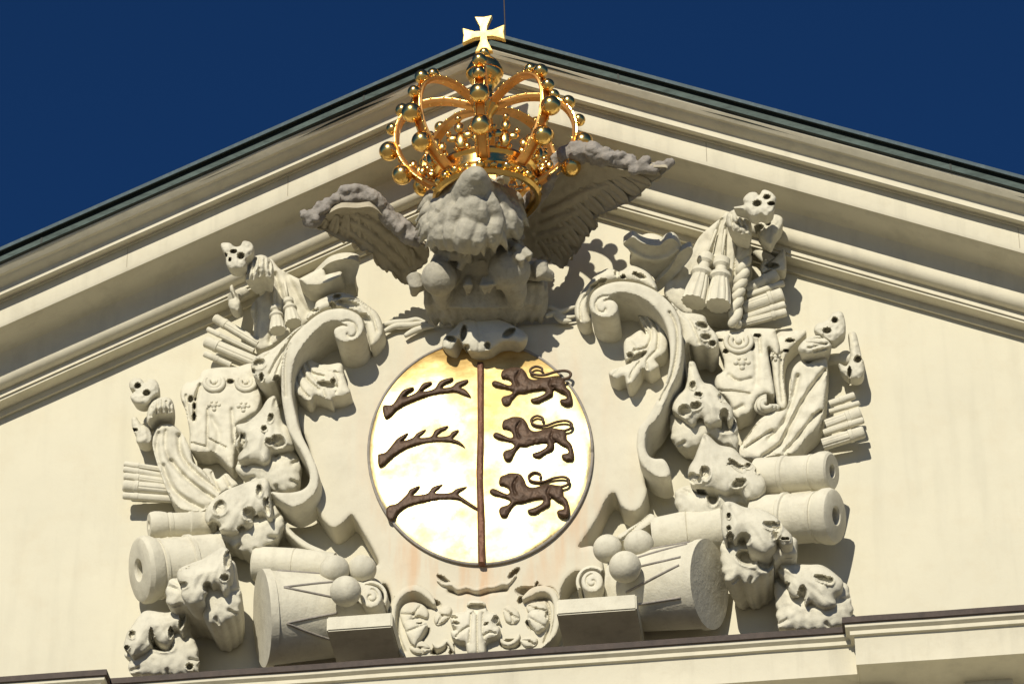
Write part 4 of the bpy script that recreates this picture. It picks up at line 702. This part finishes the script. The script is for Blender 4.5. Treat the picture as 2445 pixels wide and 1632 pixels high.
# ------------------------------------------------------------------ crown
CC = U(1162, 449, 1.32); lean = R(5); ax_ = np.array([0, -math.sin(lean), math.cos(lean)]); fx = np.array([1., 0, 0]); fy = np.cross(ax_, fx)
def K3(r, az, h): return CC+fx*r*math.sin(az)-fy*r*math.cos(az)+ax_*h
crown = thing('crown', 'large golden royal crown with beaded arches, orb and cross above the eagle', 'crown', CC)
def ringlathe(prof, n=72):
    V = []; Fc = []; m = len(prof)
    for r, h in prof:
        for j in range(n): V.append(K3(r, 2*np.pi*j/n, h))
    for i in range(m):
        i2 = (i+1) % m
        for j in range(n): k = (j+1) % n; Fc.append([i*n+j, i*n+k, i2*n+k, i2*n+j])
    return np.array(V), Fc
mb = MB(); mb.add(*ringlathe([(.40, -.09), (.43, -.13), (.46, -.13), (.48, -.10), (.465, -.07), (.445, -.06), (.445, -.02), (.465, -.005), (.465, .02), (.445, .035), (.445, .09), (.46, .10), (.475, .12), (.47, .145), (.45, .155), (.43, .15), (.41, .12), (.40, .05)]))
band = mb.build('headband', M_gold, crown, 45)
for k in range(24):
    az = 2*np.pi*k/24; c = K3(.455, az, -.035); mb = MB()
    if k % 2 == 0: mb.add(*ball(c, .042, 14, 8))
    else: mb.add(*ball(c, .035, 8, 5, sc=(1.1, .8, .9)))
    mb.build('jewel', M_gold, band, 60)
AP = [(.44, .05), (.52, .10), (.63, .20), (.725, .34), (.77, .50), (.76, .67), (.69, .80), (.55, .89), (.37, .91), (.20, .87), (.04, .81)]
ap = crom([(r, h) for r, h in AP], False, 5)
for k in range(8):
    az = k*np.pi/4+.06; V = []; Fc = []; n = len(ap); sec = [(-.38, .0), (-.5, .5), (-.40, 1.), (-.34, 1.), (-.28, .5), (.28, .5), (.34, 1.), (.40, 1.), (.5, .5), (.38, .0)]; m = len(sec)
    tdir = fx*math.cos(az)+fy*math.sin(az)
    for i in range(n):
        r, h = ap[i]; a = ap[max(i-1, 0)]; b = ap[min(i+1, n-1)]; t = np.array([b[0]-a[0], b[1]-a[1]]); t /= np.linalg.norm(t); nr, nh = t[1], -t[0]
        wd = .125-.04*(i/n)
        for u, v in sec: V.append(K3(r+nr*v*.038, az, h+nh*v*.038)+tdir*u*wd)
    for i in range(n-1):
        for j in range(m): kk = (j+1) % m; Fc.append([i*m+j, i*m+kk, (i+1)*m+kk, (i+1)*m+j])
    Fc.append(list(range(m))); Fc.append([(n-1)*m+j for j in range(m)])
    ar = mesh('arch', V, Fc, M_arch, crown, 30)
    for s, rr in ((.235, .092), (.375, .090), (.49, .058), (.605, .066), (.68, .058), (.735, .022), (.79, .022), (.85, .02), (.90, .018), (.94, .016)):
        i = s*(n-1); i0 = int(i); f = i-i0; p = ap[i0]*(1-f)+ap[min(i0+1, n-1)]*f; a = ap[max(i0-1, 0)]; b = ap[min(i0+1, n-1)]; t = np.array([b[0]-a[0], b[1]-a[1]]); t /= np.linalg.norm(t)
        mb = MB(); mb.add(*ball(K3(p[0]+t[1]*(rr+.012), az, p[1]-t[0]*(rr+.012)), rr, 24, 14))
        # small collar that seats the pearl
        q0 = K3(p[0]+t[1]*.0, az, p[1]-t[0]*.0); q1 = K3(p[0]+t[1]*(rr*.75), az, p[1]-t[0]*(rr*.75)); mb.add(*tube([q0, q1], rr*.55, 12))
        mb.build('pearl', M_gold, ar, 50)
    for u_ in (-.5, .5):                                           # beaded edges of the strap
        mb = MB(); bp_ = []
        for s in np.linspace(.12, .93, 20):
            i = s*(n-1); i0 = int(i); p = ap[i0]; a = ap[max(i0-1, 0)]; b = ap[min(i0+1, n-1)]; t = np.array([b[0]-a[0], b[1]-a[1]]); t /= np.linalg.norm(t)
            bp_.append(K3(p[0]+t[1]*.040, az, p[1]-t[0]*.040)+tdir*u_*.78*(.125-.04*s)); mb.add(*ball(bp_[-1], .0125, 8, 6))
        mb.add(*tube(bp_, .007, 6)); mb.build('bead_row', M_gold, ar, 60)
    # leaf at the arch foot
    mb = MB()
    for dx, h, rr in ((0, .24, .05), (-.055, .20, .038), (.055, .20, .038), (0, .31, .035), (-.04, .15, .03), (.04, .15, .03)): mb.add(*ball(K3(.56+(h-.2)*.8, az, h-.02)+tdir*dx, rr, 12, 8, sc=(1, .5, 1.2)))
    mb.build('arch_leaf', M_gold, ar, 60)
    az2 = az+np.pi/8; td = fx*math.cos(az2)+fy*math.sin(az2); mb = MB()
    for dx, h, rr, sc in ((0, .22, .060, (1, .5, 1.5)), (-.075, .25, .045, (1.3, .5, .9)), (.075, .25, .045, (1.3, .5, .9)), (0, .33, .045, (1, .6, 1.2)), (-.11, .30, .028, (1, .8, 1)), (.11, .30, .028, (1, .8, 1)), (-.05, .16, .03, (1, .6, 1)), (.05, .16, .03, (1, .6, 1))):
        mb.add(*ball(K3(.47+(h-.14)*.35, az2, h)+td*dx, rr, 12, 8, sc=sc))
    mb.add(*ball(K3(.55, az2, .405), .032, 16, 10)); mb.build('fleuron', M_gold, band, 60)
# hub where the arches meet, orb, bead, cross
def axl(prof, n=40):
    V = []; Fc = []
    for r, h in prof:
        for j in range(n): V.append(K3(max(r, .0005), 2*np.pi*j/n, h))
    for i in range(len(prof)-1):
        for j in range(n): k = (j+1) % n; Fc.append([i*n+j, i*n+k, (i+1)*n+k, (i+1)*n+j])
    Fc.append(list(range(n))); Fc.append([(len(prof)-1)*n+j for j in range(n)])
    return np.array(V), Fc
mb = MB(); mb.add(*axl([(0, .70), (.03, .71), (.06, .76), (.11, .82), (.13, .86), (.12, .92), (.09, .97), (.07, 1.02), (.09, 1.07), (.11, 1.09), (.10, 1.12)])); mb.build('hub', M_gold, crown, 50)
orb = MB(); orb.add(*ball(K3(0, 0, 1.22), .160, 48, 28)); orb = orb.build('orb', M_gold, crown, 180)
mb = MB(); mb.add(*ringlathe([(.157, 1.20), (.168, 1.205), (.168, 1.235), (.157, 1.24)])); mb.add(*tube([K3(.165*math.sin(a), 0, 1.22+.165*math.cos(a)) for a in np.linspace(-1.6, 1.6, 25)], .014, 8)); mb.build('orb_band', M_gold, orb, 40)
mb = MB(); mb.add(*ball(K3(0, 0, 1.43), .055, 24, 14)); mb.add(*axl([(.04, 1.385), (.05, 1.395), (.03, 1.41)])); mb.build('bead', M_gold, crown, 60)
hc = 1.625; cr = []
for q in range(4):
    ca, sa = math.cos(q*math.pi/2), math.sin(q*math.pi/2); L = .195 if q % 2 == 0 else .195
    for x, y in ((.028, .028), (.034, .09), (.052, .15), (.078, L), (.0, L-.010), (-.078, L), (-.052, .15), (-.034, .09)): cr.append((x*ca-y*sa, x*sa+y*ca))
cr = cr[::-1]; V = []; n = len(cr)
for dpt in (.03, .022, -.022, -.03):
    f = 1. if abs(dpt) < .025 else .95
    for x, y in cr: V.append(K3(0, 0, hc)+fx*x*f+ax_*y*f-fy*dpt)
Fc = [[a*n+i, a*n+(i+1) % n, (a+1)*n+(i+1) % n, (a+1)*n+i] for a in range(3) for i in range(n)]
V.append(K3(0, 0, hc)-fy*.03); V.append(K3(0, 0, hc)+fy*.03)
Fc += [[i, (i+1) % n, 4*n] for i in range(n)]+[[3*n+i, 3*n+(i+1) % n, 4*n+1] for i in range(n)]
mesh('cross', V, Fc, M_cross, crown, 25)

# ------------------------------------------------------------------ eagle
eagle = thing('eagle', 'grey weathered stone eagle with spread wings under the golden crown', 'eagle sculpture', U(1147, 640, .5))
def Bp(x, y, d): return U(*z1('B', x, y), d)
parts = []
hc_ = Bp(1060, 440, 1.12); pole_ = Bp(1090, 190, 1.84)-hc_; pl = np.linalg.norm(pole_); pole_ /= pl
ux = np.cross(pole_, [0, 0, 1.]); ux /= np.linalg.norm(ux); uy = np.cross(ux, pole_)
def HP(th, ph, off=0):
    return hc_+ux*math.sin(th)*math.cos(ph)*(.37+off)+uy*math.sin(th)*math.sin(ph)*(.37+off)+pole_*math.cos(th)*(.50+off)
parts.append(ball((0, 0, 0), 1, 28, 18)); V0 = parts[0][0]; parts[0] = (hc_+V0@np.array([ux*.37, uy*.37, pole_*.44]), parts[0][1])
parts.append(tube([hc_, hc_+pole_*.30, hc_+pole_*.48, hc_+pole_*.62, hc_+pole_*.72, hc_+pole_*.76+np.array([0, 0, -.04])], [.32, .24, .18, .135, .09, .04], 28))
rr_ = random.Random(3)
for i in range(190):
    x0 = rr_.uniform(800, 1330); y0 = rr_.uniform(240, 560); q_ = 1-((x0-1060)/300.)**2-((y0-430)/290.)**2
    if q_ < .02: continue
    if ((x0*1.0-1065)/300.)**2+((y0+130-450)/235.)**2 > 1.05+rr_.uniform(0, .15): continue
    s_ = 1.05+.50*math.sqrt(q_); ln = rr_.uniform(90, 140); dx = (x0-1080)*.30+rr_.uniform(-18, 18); r0 = rr_.uniform(.022, .042); dd = -.16-.22*max(0, (y0-330)/230.)
    P = [Bp(x0+dx*t**1.2, y0+ln*t, s_+dd*t+.055*math.sin(math.pi*min(1, t*1.15))) for t in np.linspace(0, 1, 7)]
    parts.append(tube(P, [r0*.4, r0*.95, r0*1.2, r0*1.15, r0*.85, r0*.5, .006], 8))
for i in range(40):
    th = rr_.uniform(1.2, 2.2); ph = rr_.uniform(0, 2*math.pi); ln = rr_.uniform(.45, .75); sw = rr_.uniform(-.35, .35); r0 = rr_.uniform(.020, .035)
    P = [HP(th+ln*t, ph+sw*t*t, .01+.05*math.sin(math.pi*t)) for t in np.linspace(0, 1, 7)]
    parts.append(tube(P, [r0*.5, r0, r0*1.1, r0, r0*.85, r0*.5, .008], 8))
for P, d0, r0 in (([(1085, 310), (1075, 450), (1030, 560), (1010, 660)], 1.60, .10), ([(1000, 270), (900, 400), (850, 500), (830, 590)], 1.50, .06), ([(920, 330), (840, 430), (800, 500), (775, 570)], 1.40, .05), ([(970, 370), (900, 480), (890, 560), (900, 640)], 1.50, .065), ([(1030, 340), (960, 460), (940, 560), (950, 650)], 1.58, .065),
                   ([(1150, 300), (1205, 430), (1200, 530), (1180, 630)], 1.58, .07), ([(1190, 270), (1270, 390), (1300, 480), (1290, 570)], 1.48, .06), ([(1120, 350), (1125, 470), (1100, 580), (1075, 670)], 1.60, .06), ([(1230, 320), (1310, 420), (1340, 500), (1330, 580)], 1.38, .05), ([(1010, 240), (930, 320), (860, 390), (800, 430)], 1.45, .05), ([(1180, 250), (1260, 300), (1310, 370), (1340, 430)], 1.42, .045)):
    q = crom(P, False, 4); n_ = len(q); parts.append(tube([Bp(x, y, d0-.28*(i/(n_-1))**1.3+.03*math.sin(i)) for i, (x, y) in enumerate(q)], [r0*(.55+.6*math.sin(math.pi*min(1, .15+.75*i/(n_-1)))) if i < n_-1 else .012 for i in range(n_)], 10))
# chest, thighs, shoulders
parts.append(ball(Bp(1120, 700, .72), .34, 24, 16, sc=(1.25, 1, .9))); parts.append(ball(Bp(1120, 560, .75), .36, 24, 16))
parts.append(tube([Bp(1120, 760, .62), Bp(1120, 980, .42)], [.34, .40], 24))
parts.append(ball(Bp(872, 808, .95), .160, 24, 16)); parts.append(tube([Bp(880, 800, .93), Bp(960, 720, .70)], [.14, .2], 16)); parts.append(tube([Bp(880, 820, .93), Bp(880, 880, .80), Bp(900, 980, .62)], [.12, .10, .06], 14))
parts.append(ball(Bp(1288, 762, .92), .19, 24, 16)); parts.append(tube([Bp(1300, 740, .90), Bp(1200, 650, .70)], [.18, .22], 16)); parts.append(tube([Bp(1300, 800, .90), Bp(1330, 900, .75), Bp(1330, 980, .62)], [.14, .10, .06], 14))
for k in range(26):                                               # breast feathers
    x = rr_.uniform(930, 1400); y = rr_.uniform(540, 820); d = .98-.25*abs((x-1130)/300); parts.append(tube([Bp(x, y, d-.05), Bp(x+rr_.uniform(-12, 12), y+45, d), Bp(x, y+90, d-.10)], [.03, .045, .01], 8))
for k, (x, y) in enumerate(((1350, 640), (1390, 660), (1345, 690))): parts.append(tube([Bp(x-40, y+20, .95), Bp(x-10, y-15, 1.12), Bp(x+20, y+10, 1.12), Bp(x+15, y+45, 1.05)], [.035, .04, .035, .02], 10))
parts.append(tube([Bp(720, 800, .80), Bp(735, 850, .80), Bp(720, 910, .66)], [.075, .07, .03], 14)); parts.append(tube([Bp(740, 850, .75), Bp(880, 800, .7)], .07, 12))
parts.append(tube([Bp(1470, 720, .82), Bp(1480, 780, .80), Bp(1540, 800, .72)], [.08, .08, .05], 14)); parts.append(tube([Bp(1480, 770, .75), Bp(1300, 760, .7)], .09, 12))
parts.append(tube([Bp(880, 640, .95), Bp(960, 670, 1.10), Bp(1020, 700, 1.05), Bp(990, 760, 1.0)], [.05, .06, .05, .03], 12))
blobmesh('body', parts, M_grey, eagle, vox=.0115, sm=1, rough=.004)
tps = [tube([Bp(1130, 740, .45), Bp(1130, 860, .38), Bp(1130, 960, .22)], [.30, .32, .30], 28)]
for i in range(13):
    x = 812+i*54; f = abs(x-1132)/330.; sh = (x-1132)*-.04
    for k_ in range(2):
        xo = x+27*k_; yo = 34*k_; b_ = rr_.uniform(-18, 18)
        tps.append(tube([Bp(xo, 770+yo, .66-.14*f), Bp(xo+sh*.3, 860+yo, .80-.20*f-.07*k_), Bp(xo+sh*.6, 960+yo*.5+b_, .70-.20*f-.10*k_), Bp(xo+sh, 1050-25*f+b_, .52-.16*f), Bp(xo+sh, 1105-30*f+b_, .38-.10*f)], [.04, .062, .064, .05, .014], 10))
blobmesh('tail', tps, M_grey, eagle, vox=.0135, sm=1, rough=.005)
def wing(out, grs, d, tilt, lead, lr, ld, seed, tips=()):
    cp = resample(crom(out), 8.); m_ = cp.mean(0); rad = cp-m_; rl_ = np.linalg.norm(rad, axis=1, keepdims=True); wv = (np.abs(np.sin(np.arange(len(cp))*8/46.*math.pi))-.5)*np.clip(rad[:, 1]/(rl_[:, 0]+1e-6)+.3, 0, 1)*13.; out = [tuple(q) for q in cp+rad/(rl_+1e-6)*wv[:, None]]
    relief('wing', Z('B', *out), d, 0, M_wing, eagle, bulge=-.04, edge=.12, grooves=[(Z('B', *q), .022, .026) for q in grs], g=3.2, tilt=tilt, up=.07, rough=.010, rf=18, smooth=False)
    q = crom(lead, False, 5); n = len(q); rn = random.Random(seed); ps = []
    P = [Bp(x, y, np.interp(i/(n-1), np.linspace(0, 1, len(ld)), ld)) for i, (x, y) in enumerate(q)]
    rad = [np.interp(i/(n-1), np.linspace(0, 1, len(lr)), lr) for i in range(n)]
    ps.append(tube(P, rad, 12))
    for i in range(0, n, 1):
        for _ in range(2):
            off = np.array([rn.uniform(-.03, .03), rn.uniform(-.10, .0), rn.uniform(-.05, .07)]); j1 = max(i-2, 0); j2 = max(i-4, 0); r_ = rad[i]*rn.uniform(.55, .8)
            ps.append(tube([P[i]+off*.3, P[j1]*.5+P[i]*.5+off*.8, P[j1]+off*.9, P[j2]+off*.8], [r_*.5, r_, r_*.75, .006], 8))
    for (x, y, dd, rr) in tips: ps.append(ball(Bp(x, y, dd), rr, 12, 8, sc=(1.3, 1, .9)))
    blobmesh('wing_edge', ps, M_greyd, eagle, vox=.013, sm=1, rough=.014)
def blades(pairs, wout, d, tilt, wdt):
    c_ = resample(crom(Z('B', *wout)), 3.7).mean(0)
    for i, (a, b) in enumerate(pairs):
        a = np.array(a, float); b = np.array(b, float); t = b-a; L_ = np.linalg.norm(t); t /= L_; nn = np.array([-t[1], t[0]]); o_ = []
        for q, w_ in ((0, .45), (.3, .8), (.6, 1.), (.85, .8), (.97, .35)): o_.append(tuple(a+t*L_*q+nn*wdt*w_))
        o_.append(tuple(b+t*4))
        for q, w_ in ((.97, .35), (.85, .8), (.6, 1.), (.3, .8), (0, .45)): o_.append(tuple(a+t*L_*q-nn*wdt*w_))
        pz_ = Z('B', *o_); m_ = np.mean(pz_, 0); dc = d+tilt[0]*(m_[0]-c_[0])/266.+tilt[1]*(m_[1]-c_[1])/266.
        relief('feather', pz_, dc-.005, 0, M_wing, eagle, bulge=.006, edge=.03, g=2.8, tilt=(tilt[0]+.22*(1 if i % 2 else .6), tilt[1]), up=.02, grooves=[(Z('B', tuple(a+t*L_*.1), tuple(a+t*L_*.9)), .010, .012)], ang=50)
LW = [(60, 455), (130, 472), (200, 430), (280, 390), (380, 390), (470, 385), (540, 440), (620, 520), (700, 590), (790, 620), (805, 700), (745, 760), (700, 780), (690, 842), (640, 832), (590, 772), (520, 750), (490, 690), (460, 652), (400, 640), (370, 602), (300, 590), (240, 560), (170, 520), (90, 495)]
blades([((190, 460), (150, 520)), ((260, 440), (225, 565)), ((320, 430), (300, 600)), ((380, 430), (372, 640)), ((440, 440), (445, 668)), ((495, 470), (505, 735)), ((545, 510), (560, 775)), ((595, 560), (615, 812)), ((640, 600), (668, 846)), ((700, 640), (718, 786))], LW, .86, (-.25, -1.25), 31)
RW = [(1370, 430), (1450, 360), (1530, 270), (1580, 160), (1680, 110), (1800, 130), (1900, 150), (1990, 165), (2100, 150), (2230, 150), (2200, 195), (2140, 240), (2080, 300), (2020, 350), (1950, 380), (1890, 410), (1830, 430), (1800, 470), (1818, 500), (1770, 540), (1740, 572), (1700, 650), (1652, 690), (1630, 735), (1590, 745), (1520, 700), (1440, 690), (1370, 600), (1350, 500)]
blades([((2080, 190), (2195, 205)), ((1990, 200), (2135, 260)), ((1900, 200), (2075, 318)), ((1820, 210), (2000, 366)), ((1740, 230), (1930, 400)), ((1680, 270), (1860, 440)), ((1640, 330), (1815, 505)), ((1600, 390), (1765, 560)), ((1560, 440), (1715, 625)), ((1520, 490), (1665, 700)), ((1480, 530), (1610, 750)), ((1430, 560), (1530, 715))], RW, .92, (.15, -1.05), 34)
wing([(60, 455), (130, 472), (200, 430), (280, 390), (380, 390), (470, 385), (540, 440), (620, 520), (700, 590), (790, 620), (805, 700), (745, 760), (700, 780), (690, 842), (640, 832), (590, 772), (520, 750), (490, 690), (460, 652), (400, 640), (370, 602), (300, 590), (240, 560), (170, 520), (90, 495)],
     [[(200, 470), (330, 500), (500, 620), (650, 760)], [(260, 440), (400, 470), (560, 590), (700, 720)], [(350, 420), (480, 450), (640, 570), (760, 680)], [(150, 490), (260, 530), (400, 610)]],
     .86, (-.25, -1.25), [(75, 455), (120, 475), (170, 430), (230, 375), (330, 335), (430, 320), (500, 355), (540, 415), (600, 475), (680, 540), (770, 590)], [.05, .06, .05, .06, .075, .085, .08, .07, .085, .09, .07], [1.22, 1.22, 1.2, 1.15, 1.0, .9], 4, [(100, 455, 1.24, .06), (165, 415, 1.24, .05)])
wing([(1370, 430), (1450, 360), (1530, 270), (1580, 160), (1680, 110), (1800, 130), (1900, 150), (1990, 165), (2100, 150), (2230, 150), (2200, 195), (2140, 240), (2080, 300), (2020, 350), (1950, 380), (1890, 410), (1830, 430), (1800, 470), (1818, 500), (1770, 540), (1740, 572), (1700, 650), (1652, 690), (1630, 735), (1590, 745), (1520, 700), (1440, 690), (1370, 600), (1350, 500)],
     [[(1480, 400), (1620, 330), (1800, 250), (2100, 210)], [(1470, 470), (1640, 400), (1830, 330), (2020, 310)], [(1450, 540), (1600, 490), (1800, 420)], [(1470, 600), (1620, 560), (1760, 520)], [(1500, 660), (1600, 640), (1680, 620)]],
     .92, (.15, -1.05), [(1365, 425), (1440, 345), (1510, 260), (1555, 160), (1620, 90), (1700, 65), (1790, 68), (1860, 95), (1930, 110), (1990, 130), (2050, 145)], [.075, .07, .065, .07, .085, .10, .10, .08, .065, .055, .05], [.95, 1.15, 1.32, 1.35, 1.32, 1.3], 9,
     [(2040, 165, 1.34, .05), (2085, 130, 1.36, .045), (2108, 102, 1.38, .04), (2100, 160, 1.34, .045), (2150, 165, 1.34, .045), (2185, 140, 1.34, .05), (2225, 150, 1.34, .04), (2240, 125, 1.36, .045), (1340, 560, .95, .0501)])
